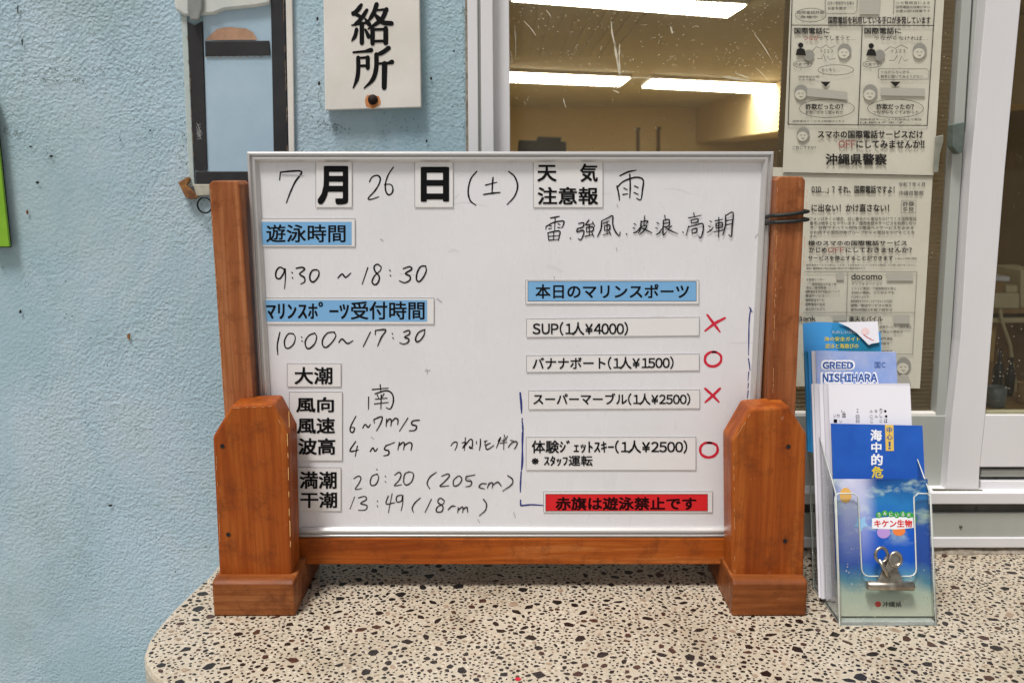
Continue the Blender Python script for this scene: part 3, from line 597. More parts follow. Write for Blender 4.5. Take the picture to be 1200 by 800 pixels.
# ------------------------------------------------------------ things on the blue wall
PW = VP(YW-.0035)
sg = thing('wall_sign', 'cream enamel sign with tall black characters and a rusty bolt on the blue wall', 'sign', VP(1.155).hit(436, 128))
PS = VP(1.157)
pprism('plate', [(377.5, -75), (490.5, -76), (493.5, 126), (381, 129.5)], PS, .011, m_cream, sg, bevel=.0012)
z = 3.75; o6 = (200, 0); INKS = PS.off(.0004)
def brush(data):
    V, F = [], []
    for i, (w_, tp, st_) in enumerate(data):
        pts = [(o6[0]+x/z, o6[1]+y/z) for x, y in st_]; ribbon_vf(smooth_line(pts), w_*1.55/z, INKS.off(i*1e-5), V, F, tp, 0)
    link('lettering', mesh('lettering', V, F), m_ink, sg)
brush([(13, (.7, 1), [(838, 22), (822, 45), (803, 62)]), (12, (.8, .9), [(800, 58), (830, 72)]), (12, (.8, .9), [(862, 45), (840, 80), (812, 108)]), (9, (.6, 1), [(797, 112), (866, 100)]), (13, (.5, 1), [(855, 84), (872, 108)]), (13, (1, 1), [(840, 106), (840, 190)]), (11, (1, .3), [(817, 130), (810, 160), (795, 182)]), (13, (.5, 1), [(855, 130), (870, 162)]),
       (13, (1, .4), [(905, 20), (892, 58), (866, 98)]), (8, (.7, 1), [(893, 47), (948, 42)]), (13, (1, .4), [(948, 42), (925, 88), (868, 128)]), (14, (.4, 1), [(893, 60), (930, 98), (970, 104)]), (13, (1, 1), [(887, 126), (887, 192)]), (8, (1, 1), [(887, 131), (948, 129)]), (14, (1, 1), [(945, 126), (945, 190)]), (8, (1, 1), [(887, 182), (945, 181)])])
brush([(9, (.7, 1), [(803, 231), (876, 225)]), (14, (.6, 1), [(860, 224), (880, 221)]), (8, (.8, 1), [(822, 256), (868, 253)]), (12, (1, 1), [(866, 253), (866, 300)]), (8, (1, 1), [(822, 291), (868, 289)]), (12, (1, .3), [(824, 254), (824, 310), (818, 350), (802, 388)]),
       (13, (1, .5), [(958, 212), (930, 232), (902, 243)]), (13, (1, .3), [(904, 240), (903, 300), (888, 350), (850, 388)]), (9, (.7, 1), [(903, 281), (972, 277)]), (14, (.6, 1), [(960, 276), (972, 273)]), (16, (1, .9), [(940, 281), (938, 386)])])
text('lettering', [('連', 412, -66, 459, -8)], INKS, m_ink, sg, .03)
m_rspot = painted('rust_stain', sc(196, 110, 50), sc(214, 160, 104), .8, 0, 160, bmp=0)
V, F = [], []
flat('rust_stain', [(437+9.5*math.cos(a*.5)*random.uniform(.75, 1.1), 118.5+9*math.sin(a*.5)*random.uniform(.7, 1.2)) for a in range(12)], PS.off(.0003), m_rspot, sg)
c = PS.off(.0006).hit(437, 117)
lathe('bolt', [(0, .004), (.0035, .0036), (.0052, .002), (.0062, .0008), (.0062, 0), (0, 0)], c, M('old_bolt', sc(42, 28, 22), .7, .5), sg, axis='Y')
# painted panel outlined with black strips
pn = thing('painted_panel', 'blue painted wall panel outlined with black strips, left of the cream sign', 'wall panel', PW.hit(285, 210))
m_pan = painted('panel_paint', sc(164, 190, 206), sc(178, 200, 214), .6, 0, 12, bmp=.25)
pprism('backing', [(236, -60), (318, -60), (322, 202), (243, 202)], PW.off(-.0005), .003, m_pan, pn)
PT = PW.off(.0015)
for q in ([(220, 26), (228, 30), (236.5, 25), (242.7, 198.7), (228.2, 199.6)], [(316, -60), (332, -60), (337, 182), (337.2, 199.5), (321, 199.8)], [(240.2, 48.4), (315.3, 47.8), (316.6, 65), (240.4, 66)], [(229, 201), (340, 201), (340, 217), (230, 217.8)]):
    pprism('black_strip', q, PT, .0035, m_tape, pn, bevel=.0006)
pprism('edge_moulding', [(333.5, -60), (341.5, -60), (345.5, 215), (339, 215)], PW.off(.002), .004, m_cream, pn, bevel=.001)
pprism('edge_moulding', [(212, 18), (219, 18), (228, 219), (221.5, 219)], PW.off(.0005), .003, painted('grimy_paint', sc(176, 190, 188), sc(196, 204, 198), .8, 0, 60, bmp=.4), pn, bevel=.001)
pprism('top_ledge', [(196, -60), (316, -60), (316, 5), (300, 8), (262, 12), (250, 17), (216, 19), (205, 12)], PW.off(.006), .008, painted('ledge_paint', sc(196, 202, 198), sc(212, 212, 204), .7, 0, 30), pn, bevel=.003)
pprism('grey_bracket', [(219, -60), (236, -60), (237, 12), (233, 24), (223, 24), (219, 12)], PW.off(.011), .004, painted('bracket_grey', sc(128, 132, 130), sc(160, 162, 160), .6, .2, 30), pn, bevel=.002)
m_rt = painted('rust_fringe', sc(108, 84, 62), sc(150, 132, 112), .9, 0, 200, bmp=.4)
strokes('rust_fringe', [[(219.4+(227.6-219.4)*k/24+random.uniform(-1.2, 1.0), 28+172*k/24), (219.6+(227.6-219.4)*(k+.7)/24+random.uniform(-.8, .6), 28+172*(k+.7)/24)] for k in range(24) if random.random() < .6] + [[(331.9+5*k/20+random.uniform(-.3, 1), 180*k/20), (332+5*(k+.7)/20, 180*(k+.8)/20)] for k in range(20) if random.random() < .6] + [[(240+8*k, 66.3+random.uniform(-.2, .6)), (244+8*k, 66.6)] for k in range(9)], PW.off(.0019), m_rt, pn, w=1.1)
strokes('paint_scrape', [[(230+random.uniform(0, 7), 144+random.uniform(0, 20)), (230+random.uniform(0, 8), 144+random.uniform(0, 20))] for k in range(14)], PT.off(.0004), M('scrape_pale', sc(150, 152, 150), .8), pn, w=.8)
flat('glue_patch', [(241, 47.3), (247, 41), (254, 34.5), (262, 32.5), (271, 32), (279, 33), (288, 33.5), (296, 38), (302, 46.8)], PW.off(.0018), painted('old_glue', sc(158, 122, 100), sc(186, 146, 116), .8, 0, 60, bmp=.3), pn)
br = thing('rusty_bracket', 'small bent rusty bracket on the wall beside the left upright', 'bracket', PW.hit(220, 225))
pprism('arm', [(208.5, 214), (220, 207), (222.5, 210), (219, 217), (227, 226), (232, 232), (224, 234), (217, 231)], PW.off(.006), .006, m_rust, br, bevel=.001)
pprism('base', [(226, 216), (246, 216), (246, 229), (230, 230)], PW.off(.003), .004, painted('cream_tab', sc(170, 166, 148), sc(196, 192, 176), .7, 0, 80), br, bevel=.001)
cR = PW.off(.006).hit(240, 240.5)
rg = tube('metal_ring', [cR+Vector((math.cos(a*math.pi/12)*.0092, 0, math.sin(a*math.pi/12)*.0096)) for a in range(24)], .0011, M('dark_steel', sc(40, 40, 42), .4, .7), None, closed=True)
tag(rg, 'dark metal ring hanging on the blue wall, half hidden by the left upright', 'ring')
gs = thing('green_board', 'lime green board edge at the far left of the blue wall', 'board', PW.hit(0, 289))
m_green = painted('lime_paint', sc(122, 172, 34), sc(138, 188, 48), .45, 0, 20)
pprism('face', [(-14, 112), (-8, 112), (11, 289), (-14, 289.5)], VP(YW-.012), .004, m_green, gs, bevel=.0008)
pprism('back_edge', [(-14, 111), (-6.8, 111), (12.3, 290), (-14, 290.5)], VP(YW-.0078), .004, m_hole, gs, bevel=.0008)
# ------------------------------------------------------------ aluminium window
wd = thing('sliding_window', 'aluminium sliding window with two sashes behind the whiteboard', 'window', (.6, YW, 0))
def bar(name, px, yf, d, m, parent=wd, bv=.001): return pprism(name, px, VP(yf), d, m, parent, bevel=bv)
bar('jamb', [(547, -70), (559, -70), (564, 640), (553, 640)], YW-.006, .06, m_alu2)
bar('jamb_groove', [(558.6, -70), (563, -70), (568, 640), (563.6, 640)], YW-.001, .05, m_alug)
bar('jamb', [(562.6, -70), (577, -70), (582, 640), (567.4, 640)], YW-.004, .06, m_alu2)
lj = bar('sealant_line', [(544.5, -70), (547.4, -70), (552.7, 640), (549, 640)], YW-.0025, .01, m_grime, bv=0)
# sill stack
bar('sill_lip', [(560, 577.5), (1330, 577.5), (1330, 590.5), (560, 590.5)], YW-.010, .05, m_alu2)
bar('sill_recess', [(560, 590), (1330, 590), (1330, 601.5), (560, 601.5)], YW+.002, .03, m_alud, bv=0)
bar('sill_face', [(560, 601), (1330, 601), (1330, 630.5), (560, 630.5)], YW-.003, .035, m_alug)
bar('sill_foot', [(560, 630), (1330, 630), (1330, 641.5), (560, 641.5)], YW-.006, .04, m_alu2)
box('sill_base', (VP(YW).hit(560, 600).x, YW-.001, .0), (1.8, YW+.05, VP(YW-.006).hit(900, 640).z), m_grime, wd)
for q_ in ((1145, 596), (1126, 617), (860, 617), (640, 617)):
    lathe('screw', [(0, .0012), (.0016, .001), (.0022, 0), (0, 0)], VP(YW-.0035 if q_[1] > 600 else YW+.0015).hit(*q_), m_alud, wd, 12, 'Y')
# far left sash with the notices on its pane
YS = YW+.030
sash = bar('sash_stile', [(576.6, -70), (596, -70), (601, 575), (581.6, 575)], YS-.018, .03, m_alu2)
YG = YS+.008
pane1 = glassy('window_glass', (.97, .96, .92, 1), .6, .15)
flat('pane', [(588, -72), (1150, -72), (1106, 500), (594, 500)], VP(YG), pane1, wd)
bar('sash_stile', [(1128, -70), (1141, -70), (1117.5, 200), (1103, 440), (1101, 488), (1097.5, 488), (1102, 400), (1115, 200), (1127.5, 0)][:2]+[(1139, 0), (1127, 200), (1114.5, 400), (1108, 488), (1097, 488), (1102.5, 400), (1115, 200), (1127.5, 0)], YS-.008, .02, m_alug)
bar('seal_strip', [(1143, -70), (1147, -70), (1141.5, 0), (1129.5, 200), (1117, 400), (1110, 488), (1107, 488), (1114, 400), (1126.5, 200), (1138.5, 0)], YS-.004, .018, m_alud, bv=0)
bar('sash_stile', [(1147, -70), (1163, -70), (1157.5, 0), (1139, 200), (1126, 400), (1117, 560), (1106, 560), (1109.5, 488), (1116.5, 400), (1129, 200), (1141, 0)], YS-.006, .02, m_alug)
bar('sash_rail', [(600, 487), (1114, 487), (1108.5, 577), (600, 577)], YS-.010, .03, m_alug)
bar('glazing_bead', [(600, 483.5), (1100, 483.5), (1100, 488), (600, 488)], YS-.006, .012, m_cream)
# near right sash
YN = YW+.002
bar('front_sash_stile', [(1162.5, -70), (1203.5, -70), (1196.5, 0), (1177.5, 200), (1161.5, 400), (1155, 483), (1148, 550), (1147, 577), (1108.8, 577), (1114.5, 500), (1125.5, 400), (1137.5, 200), (1156, 0)], YN, .026, m_alu2)
bar('front_sash_rail', [(1154.8, 486), (1330, 486), (1330, 547), (1148.2, 547)], YN+.002, .024, m_alu2)
bar('glazing_bead', [(1155, 482), (1330, 482), (1330, 486.4), (1154.9, 486.4)], YN+.006, .012, painted('olive_bead', sc(150, 146, 118), sc(166, 160, 130), .6, 0, 30), bv=0)
bar('track_groove', [(1147, 546.5), (1330, 546.5), (1330, 578), (1146, 578)], YN+.014, .02, m_alud, bv=0)
bar('track_rail', [(1150, 550.5), (1330, 550.5), (1330, 558.5), (1149, 558.5)], YN+.008, .01, m_alug)
bar('track_rail', [(1150, 563.5), (1330, 563.5), (1330, 573.5), (1149, 573.5)], YN+.004, .014, m_alu2)
bar('bottom_seal', [(1094, 573.5), (1152, 574.5), (1152, 577.3), (1094, 577.3)], YN-.003, .004, painted('mossy_seal', sc(40, 40, 30), sc(92, 92, 40), .8, 0, 300), bv=0)
flat('pane', [(1192, -72), (1330, -72), (1330, 486), (1150, 486)], VP(YN+.014), glassy('right_glass', (.96, .95, .9, 1), .5, .05), wd)
lt = bar('latch', [(1117, 146), (1131, 143), (1129, 178), (1124, 181), (1116.5, 172)], YS-.022, .016, painted('latch_grey', sc(92, 104, 98), sc(116, 126, 118), .5, .2, 60))
bar('latch_plate', [(1097, 160), (1106, 158), (1106, 166), (1102, 180), (1100, 202), (1094, 203)], YS-.002, .003, painted('latch_tape', sc(128, 130, 118), sc(150, 150, 136), .6, 0, 60))
# scratches and tape remains on the pane
m_scr = M('dried_tape', sc(214, 206, 182), .7)
V, F = [], []
for a, b, ww in [((716, 25), (723, 60), 1.6), ((720, 50), (726, 90), 2.2), ((726, 52), (727, 92), 1.6), ((735, 91), (770, 92), 1.3), ((847, 90), (880, 95), 2), ((862, 86), (878, 92), 1.2), ((884, 40), (904, 70), 1.0), ((886, 80), (902, 96), .9), ((614, 25), (628, 42), 1.2), ((786, 32), (788, 40), 1.8), ((603, 30), (604, 70), 1.2), ((640, 12), (646, 22), .8), ((718, 106), (726, 109), 1.2), ((660, 115), (664, 128), .9), ((598, 60), (600, 75), 1.3)]:
    ribbon_vf(smooth_line([a, ((a[0]+b[0])/2+random.uniform(-1.5, 1.5), (a[1]+b[1])/2), b]), ww, VP(YG-.0005), V, F, (.5, .3), .5)
for i in range(460):
    x = random.uniform(600, 915); y = random.choice((random.uniform(2, 172), random.gauss(78, 16), random.gauss(20, 12))); ribbon_vf([Vector((x, y)), Vector((x+random.uniform(-1.6, 1.6), y+random.uniform(-1.2, 1.8)))], random.uniform(.25, .8), VP(YG-.0006), V, F, (1, .5), .3)
link('tape_remains', mesh('tape_remains', V, F), m_scr, wd)
# ------------------------------------------------------------ paper notices on the pane
m_paper = painted('newsprint', sc(208, 203, 184), sc(220, 215, 198), .8, 0, 12, bmp=.25)
m_pink = M('notice_ink', sc(46, 44, 42), .8, spec=.1); m_pgrey = M('notice_grey', sc(152, 150, 140), .8); m_plight = M('notice_light', sc(184, 181, 168), .8); m_pred = M('notice_red', sc(158, 96, 88), .8)
def sheet(name, root, corners, yf, wave=.0012, nx=10, ny=14, m=None):
    """paper with a slight wave, corners TL TR BR BL"""
    V, F = [], []
    for i in range(ny+1):
        for j in range(nx+1):
            u, v = j/nx, i/ny; T = (corners[0][0]+(corners[1][0]-corners[0][0])*u, corners[0][1]+(corners[1][1]-corners[0][1])*u)
            Bt = (corners[3][0]+(corners[2][0]-corners[3][0])*u, corners[3][1]+(corners[2][1]-corners[3][1])*u)
            e = wave*(math.sin(v*7+u*3)*.5+.5)*max(0, u-.9)*8
            V.append(VP(yf-e).hit(T[0]+(Bt[0]-T[0])*v, T[1]+(Bt[1]-T[1])*v))
    for i in range(ny):
        for j in range(nx): a = i*(nx+1)+j; F.append((a, a+nx+1, a+nx+2, a+1))
    return link(name, mesh(name, V, F), m or m_paper, root, smooth=True)
def lines(name, segs, plane, m, parent, w_=.8):
    V, F = [], []
    for i, sgm in enumerate(segs): ribbon_vf([Vector(p) for p in sgm], w_, plane.off(i*5e-6), V, F, (1, 1), 0, False)
    return link(name, mesh(name, V, F), m, parent)
def ell(cx, cy, rx, ry, n=20): return [(cx+rx*math.cos(2*math.pi*i/n), cy+ry*math.sin(2*math.pi*i/n)) for i in range(n+1)]
def fills(name, polys, plane, m, parent):
    for i, p in enumerate(polys):
        o = link(name, mesh(name, [plane.off(i*5e-6).hit(*q) for q in p], [tuple(range(len(p)-1, -1, -1))]), m, parent)
    return o
YP1 = YG-.004
p1 = thing('notice_sheet', 'upper paper notice on the pane with cartoon panels about phone fraud', 'notice', VP(YP1).hit(1005, 206), 'printed notices taped to the pane')
sheet('paper', p1, [(929, -60), (1110, -60), (1094, 206.5), (917, 203)], YP1)
Q = VP(YP1-.0018); Q2 = Q.off(.0003); Q3 = Q.off(.0006)
lines('panel_border', [[(928.5, -10), (923.5, 146)], [(1096.5, -10), (1086.5, 147.5)], [(928, 29.8), (1095, 30.2)], [(1010.5, 30), (1005.7, 147)], [(923.5, 145.8), (1086.5, 147.3)], [(918, 202.4), (1094, 206)]], Q, m_pink, p1, .9)
lines('bubble_line', [ell(950, 18, 18, 8), ell(979.5, 82.2, 21, 6), ell(969, 127.3, 32.5, 10.8), ell(1049.4, 127.3, 33, 10.8), ell(940.5, 75.5, 11, 3.8), ell(1022, 75.5, 11, 3.8)] +
      [[(1030, 81), (1086, 81), (1089, 84), (1088, 93), (1032, 93.4), (1029, 90), (1030, 81)], [(967, -8), (967, 13), (970, 16.5), (1001, 16.5), (1004, 13), (1005, -8)], [(1048, -8), (1047, 17)]], Q, m_pink, p1, .5)
fills('picture_tone', [[(1008, -8), (1032, -8), (1030.5, 17), (1007, 17)], [(946, 103), (993, 108), (993, 117), (946, 113)], [(1032, 103), (1084, 104), (1084, 113), (1032, 112)]], Q, m_plight, p1)
def person_pic(cx, cy, r, root, Qa, Qb, Qc):
    fills('hair', [ell(cx, cy, r*.96, r, 14)[:-1]], Qa, m_pgrey, root)
    fills('face', [ell(cx-r*.12, cy+r*.36, r*.76, r*.7, 12)[:-1]], Qb, m_paper, root)
    lines('face_line', [[(cx-r*.45, cy+r*.2), (cx-r*.2, cy+r*.15)], [(cx+r*.1, cy+r*.15), (cx+r*.35, cy+r*.2)], [(cx-r*.25, cy+r*.6), (cx, cy+r*.68), (cx+r*.15, cy+r*.6)]], Qc, m_pink, root, .5)
for cx, cy, r in ((989.8, 59.8, 8.6), (1078, 59.5, 8.8), (939, 108, 8.6), (1020, 108, 9), (941.4, 157, 8)): person_pic(cx, cy, r, p1, Q, Q2, Q3)
fills('thief_picture', [ell(938.3, 53.3, 3.2, 3.2, 10)[:-1], [(932.5, 65), (934, 58), (938, 56.5), (943, 58), (944.5, 65)], ell(1021, 54, 3.2, 3.2, 10)[:-1], [(1015, 65.5), (1017, 59), (1021, 57.2), (1025.5, 59), (1027, 65.5)]], Q2, m_pink, p1)
fills('globe_picture', [ell(948, 65, 6.4, 6.6, 14)[:-1], ell(1031, 65, 6.4, 6.6, 14)[:-1]], Q, m_pgrey, p1)
fills('arrow', [[(961.5, 96), (973.5, 96), (967.5, 102)], [(1043, 96), (1055.5, 96), (1049.4, 102)]], Q, m_pink, p1)
lines('call_line', [[(958, 69), (963, 69), (965, 64), (968, 73), (970, 66), (972, 70), (979, 69)], [(1042, 71), (1048, 71), (1052, 65)], [(1053, 75), (1057, 66), (1060, 72), (1064, 70)], [(952, 60), (957, 55), (962, 57), (968, 53), (973, 57), (979, 54)], [(1037, 60), (1043, 55), (1049, 57), (1056, 53), (1064, 57)]], Q2, m_pink, p1, .6)
text('lettering', [('国際電話を利用している手口が多発しています', 970.5, 19.6, 1090.6, 28.2), ('国際電話に', 930.8, 32.6, 972, 40), ('国際電話に', 1012.9, 32.6, 1056.2, 40), ('詐欺だったの？', 944, 121.6, 988.5, 128.4), ('詐欺だったの？', 1027, 121.8, 1071, 128.4),
    ('スマホの国際電話サービスだけ', 958.4, 152.8, 1081.8, 162.3), ('にしてみませんか!!', 1003.5, 164.4, 1083.4, 174), ('沖縄県警察', 967.6, 180, 1039.3, 193.5)], Q, m_pink, p1, .027, 2)
text('small_lettering', [('ってしまうと…', 960, 42, 1002.5, 47.6), ('つながらなければ…', 1024.4, 42.5, 1087.5, 47.6), ('お金、だまし取られた', 944, 130, 988, 134), ('つながらなくてよかった', 1023, 129.6, 1077, 133.9), ('ご存じですか？', 928.7, 171, 956.2, 175.6), ('もしもし…', 963, 80, 984, 84.2), ('つながらないから', 1032, 82.6, 1066, 86.6), ('相手に聞いてみようがない…', 1032, 88, 1086, 92),
    ('国際電話詐欺', 934, 13, 966, 17), ('急増中', 938, 18.6, 958, 22), ('日本の警察官を名乗る', 970, 2, 1001, 6.2), ('お金を要求', 970, 8.5, 992, 12), ('ニセ警察官による', 1050, 2, 1090, 5.6), ('国際電話の詐欺が多い', 1050, 7, 1090, 10.4), ('お金の話は詐欺です', 1050, 11.5, 1090, 15), ('国際電話対策', 936, 89, 960, 91.5), ('だます電話', 936, 92.3, 955, 94.8), ('国際電話サービスの利用はこちら', 929, 141, 990, 143.6), ('国際電話サービスの利用休止で電話', 1008, 139, 1080, 141.6), ('は防げます', 1008, 142.6, 1060, 145), ('大変です', 931, 73.8, 949, 77.3), ('大変です', 1013, 73.8, 1031, 77.3), ('＋１２３', 961, 58, 976, 62), ('＋１２３', 1044, 58, 1061, 62)], Q, m_pink, p1, .004, 1)
text('red_lettering', [('つなが', 941.4, 42, 959.5, 47.6), ('OFF', 982.7, 164.5, 1002.5, 173.6)], Q, m_pred, p1, .02, 2)
YP2 = YG-.0022
p2 = thing('notice_sheet', 'lower paper notice on the pane, partly behind the leaflets', 'notice', VP(YP2).hit(1000, 455), 'printed notices taped to the pane')
sheet('paper', p2, [(905, 196), (1093.5, 200), (1078, 455), (895, 452)], YP2, .001)
Q = VP(YP2-.0016); Q2 = Q.off(.0003); Q3 = Q.off(.0006)
text('lettering', [('010…」？それ、国際電話ですよ！', 951, 217.5, 1048.4, 226.8), ('に出ない！かけ直さない！', 951, 238.9, 1042, 248.4), ('様のスマホの国際電話サービス', 947, 281.9, 1063, 287.6), ('かじめ', 948, 290, 969, 295.8), ('にしておきませんか？', 991, 290, 1068.7, 295.8), ('サービスを停止することができます', 947, 299.6, 1046.8, 305), ('docomo', 997.6, 320.4, 1034, 327.8), ('SoftBank', 912, 370, 956, 376.2), ('楽天モバイル', 995, 370.4, 1034.5, 376.6)], Q, m_pink, p2, .024, 2)
text('red_lettering', [('OFF', 970, 290, 989.5, 295.8)], Q, m_pred, p2, .018, 2)
text('small_lettering', [('令和７年６月', 1053, 213.8, 1084, 219), ('沖縄県警察', 1053, 223.6, 1082.5, 229), ('詐欺', 1058, 236, 1071.5, 241.6), ('多発', 1058, 243, 1071, 248.4)] +
     [('フォンは多くの場合、同じ番号から電話をかけてくる国際電話', 949, 254.3, 1074, 258.7), ('番号は相手となっています。国際電話のサービスを利用しない', 949, 259.6, 1073.5, 264), ('で、世界ですべての特殊な電話へのサービスを止める', 949, 265, 1071, 269), ('を利用する国際詐欺グループからの電話をかけることを', 949, 270.3, 1072, 274.6), ('ます。', 949, 275.6, 958, 279)] +
     [('※休止の手続は無料', 1049, 301.6, 1074.5, 304.4), ('国際電話サービスの停止につきましては各社ホームページまたは電話にてお問い合わせください。', 945, 309.4, 1074, 312), ('各社、国際電話の停止は店頭で受付できる場合があります。', 945, 313.2, 1015, 315.8)] +
     [(s_, x0, y0, x1, y0+3.4) for s_, x0, x1, y0 in [('インフォメーション', 998, 1034, 331), ('１５１に電話して国際電話を停止', 998, 1050, 336.4), ('利用の規制、どこからでも', 998, 1048, 341.4), ('ドコモショップ', 998, 1018, 346.4), ('国際電話をかけることができなくなる設定', 997, 1046, 351.2), ('国際、電話サービスの休止', 997, 1045, 356.2), ('受付時間は午前９時から', 997, 1046, 361.4), ('お客様センター', 945, 966, 326), ('国際電話は午前９時', 952, 980, 331.4), ('電話、受付時間', 945, 968, 335.4), ('国際電話をかける設定について', 944, 984, 340), ('電話サービス', 944, 966, 345), ('国際電話サービ', 944, 966, 350), ('国際電話の設定', 944, 967, 355), ('受付はこちらへ', 944, 967, 361), ('国際サービスと国際通話', 1031, 1068, 381.4), ('を停止の場合は', 1031, 1058, 387), ('国際通話', 1031, 1046, 395), ('手続き', 1031, 1042, 401), ('国際電話', 1030, 1046, 410)]], Q, m_pink, p2, .004, 1)
lines('table_line', [[(943, 318.5), (1074.5, 318.5)], [(993.6, 318.5), (990.5, 413)], [(941, 366), (1072.5, 366.2)], [(1074.5, 318.5), (1069.5, 415)], [(940, 415), (1069.5, 415)], [(1056.5, 235), (1073.5, 235), (1073, 249.4), (1056, 249.4), (1056.5, 235)]], Q, m_pgrey, p2, .8)
fills('tone_block', [rect(1039, 320, 1070, 329), rect(1047, 369, 1066, 379), rect(980, 320, 989, 328), rect(976, 370, 991, 376)], Q, m_plight, p2)
person_pic(1059, 428, 9.2, p2, Q, Q2, Q3)
fills('body_picture', [[(1050, 450), (1053, 441), (1058, 437), (1064, 440), (1068, 450)]], Q, m_plight, p2)
# ------------------------------------------------------------ leaflet holder and leaflets
KL = .30
def lean(y0): return LP(y0, KL)
def leaf(name, lab, tl, tr, y0, mat, th=.0012, cat='leaflet', group=None, zb=None, extra=None, xb=None):
    """leaflet whose top corners show at photo points tl, tr; it leans in the holder and stands on its base"""
    if zb is None: zb = .17 if y0 > 1.023 else .007
    pl = lean(y0); a, b = pl.hit(*tl), pl.hit(*tr); dn = Vector((0, KL, 1)).normalized()
    def foot(p, dx=0): t = (p.z-zb)/dn.z; q = p-dn*t; return Vector((q.x+dx, q.y, q.z))
    c0, c1 = foot(a), foot(b)
    t = thing(name, lab, cat, (c0+c1)/2, group)
    pts = [a]+[pl.hit(*e) for e in (extra or [])]+[b, c1, c0]
    prism('sheet', pts, -pl.n*th, mat, t, bevel=0)
    return t, pl
def hor(z_px): return z_px
m_lw = M('leaflet_white', sc(232, 230, 236), .45); m_lw2 = M('leaflet_white_edge', sc(214, 212, 218), .55)
m_lb = painted('leaflet_royal_blue', sc(30, 84, 176), sc(38, 96, 190), .3, 0, 25, bmp=0)
m_ll = M('leaflet_pale_blue', sc(150, 170, 214), .35)
L(m_ll, ramp(m_ll, noise(m_ll, coords(m_ll), 22, 4, .6), [(.35, sc(128, 156, 214)), (.6, sc(166, 178, 216)), (.75, sc(192, 196, 220))]), B(m_ll).inputs['Base Color'])
m_lt = M('leaflet_teal', sc(40, 130, 178), .3)
_g = ramp(m_lt, noise(m_lt, coords(m_lt), 18, 2), [(.35, sc(26, 120, 150)), (.6, sc(50, 140, 200))]); L(m_lt, _g, B(m_lt).inputs['Base Color'])
m_ls = M('leaflet_sky', sc(66, 150, 214), .3)
m_white = M('print_white', sc(240, 240, 244), .4); m_yel = M('print_yellow', sc(232, 206, 60), .4); m_pblue = M('print_blue', sc(38, 84, 156), .4); m_green2 = M('print_green', sc(60, 160, 62), .4); m_redp = M('print_red', sc(214, 50, 48), .4); m_gold = M('print_gold', sc(226, 190, 90), .4); m_lil = M('print_lilac', sc(186, 150, 214), .4); m_or = M('print_orange', sc(236, 130, 66), .4)
# teal leaflet at the back with a curled white sheet
t, pl = leaf('leaflet', 'sky blue and teal leaflet with yellow print at the back of the holder', (941, 379), (1032, 389), 1.044, m_ls, extra=[(955, 377), (985, 378)])
e = pl.off(.0003)
fills('teal_print', [[(976, 378.5), (990, 379), (1006, 384), (1020, 395), (1031, 401), (1032, 414), (984, 414), (978, 400), (974, 388)]], e, m_lt, t)
text('lettering', [('海の安全ガイド', 966, 394.5, 1008, 399.5), ('遊泳と海遊びの', 967, 402.5, 1006, 408)], e.off(.0002), m_yel, t, .01, 2)
text('small_lettering', [('たのしい沖縄', 975, 387, 1004, 391)], e.off(.0002), m_lw2, t, .0, 2)
t, pl = leaf('curled_sheet', 'white sheet with a curved cut lying on the teal leaflet', (990, 377.5), (1029, 377), 1.040, m_lw, th=.0005, cat='paper')
bpy.data.objects.remove([c for c in t.children if c.name.startswith('sheet')][0])
cv = [(982, 377.5), (1028.5, 376.5), (1030.5, 401), (1022, 402.5), (1018, 404), (1012, 398), (1004, 390), (994, 383)]
pprism('sheet', cv, pl, .0004, m_lw, t)
strokes('red_mark', [[(1012, 392), (1018, 396), (1024, 399)]], pl.off(.0003), m_redp, t, (0, 0), 1, .8)
fills('pink_patch', [ell(1014, 388, 5, 4, 12)[:-1]], pl.off(.0003), M('print_pink', sc(236, 206, 206), .5), t)
# blue leaflet edges behind the pale blue one
for i, (a, b, y0, m) in enumerate([((943, 412), (1040, 412), 1.036, m_lt), ((947, 411), (1044, 412), 1.033, m_ls), ((951, 411), (1048, 412), 1.030, m_lw2)]):
    leaf('leaflet', ('dark teal leaflet edge, rearmost of those under the sky blue leaflet', 'sky blue leaflet edge between dark teal and white ones', 'white leaflet edge just behind the pale blue leaflet')[i], a, b, y0, m, group='leaflets in the holder')
t, pl = leaf('leaflet', 'pale blue cloudy leaflet with large Latin lettering', (956, 410.5), (1050, 412.5), 1.026, m_ll, group='leaflets in the holder')
e = pl.off(.0003)
text('lettering_halo', [('GREED', 962, 421.5, 1002, 433.5), ('NISHIHARA', 961.5, 435.5, 1029.5, 450.5)], e, m_white, t, .09, 2)
text('lettering', [('GREED', 964, 423.5, 1000, 432.3), ('NISHIHARA', 964, 437.5, 1028, 447.5)], e.off(.0002), m_pblue, t, .034, 2)
text('small_lettering', [('国C', 1025, 424, 1038, 431)], e.off(.0002), m_pblue, t, .0, 2)
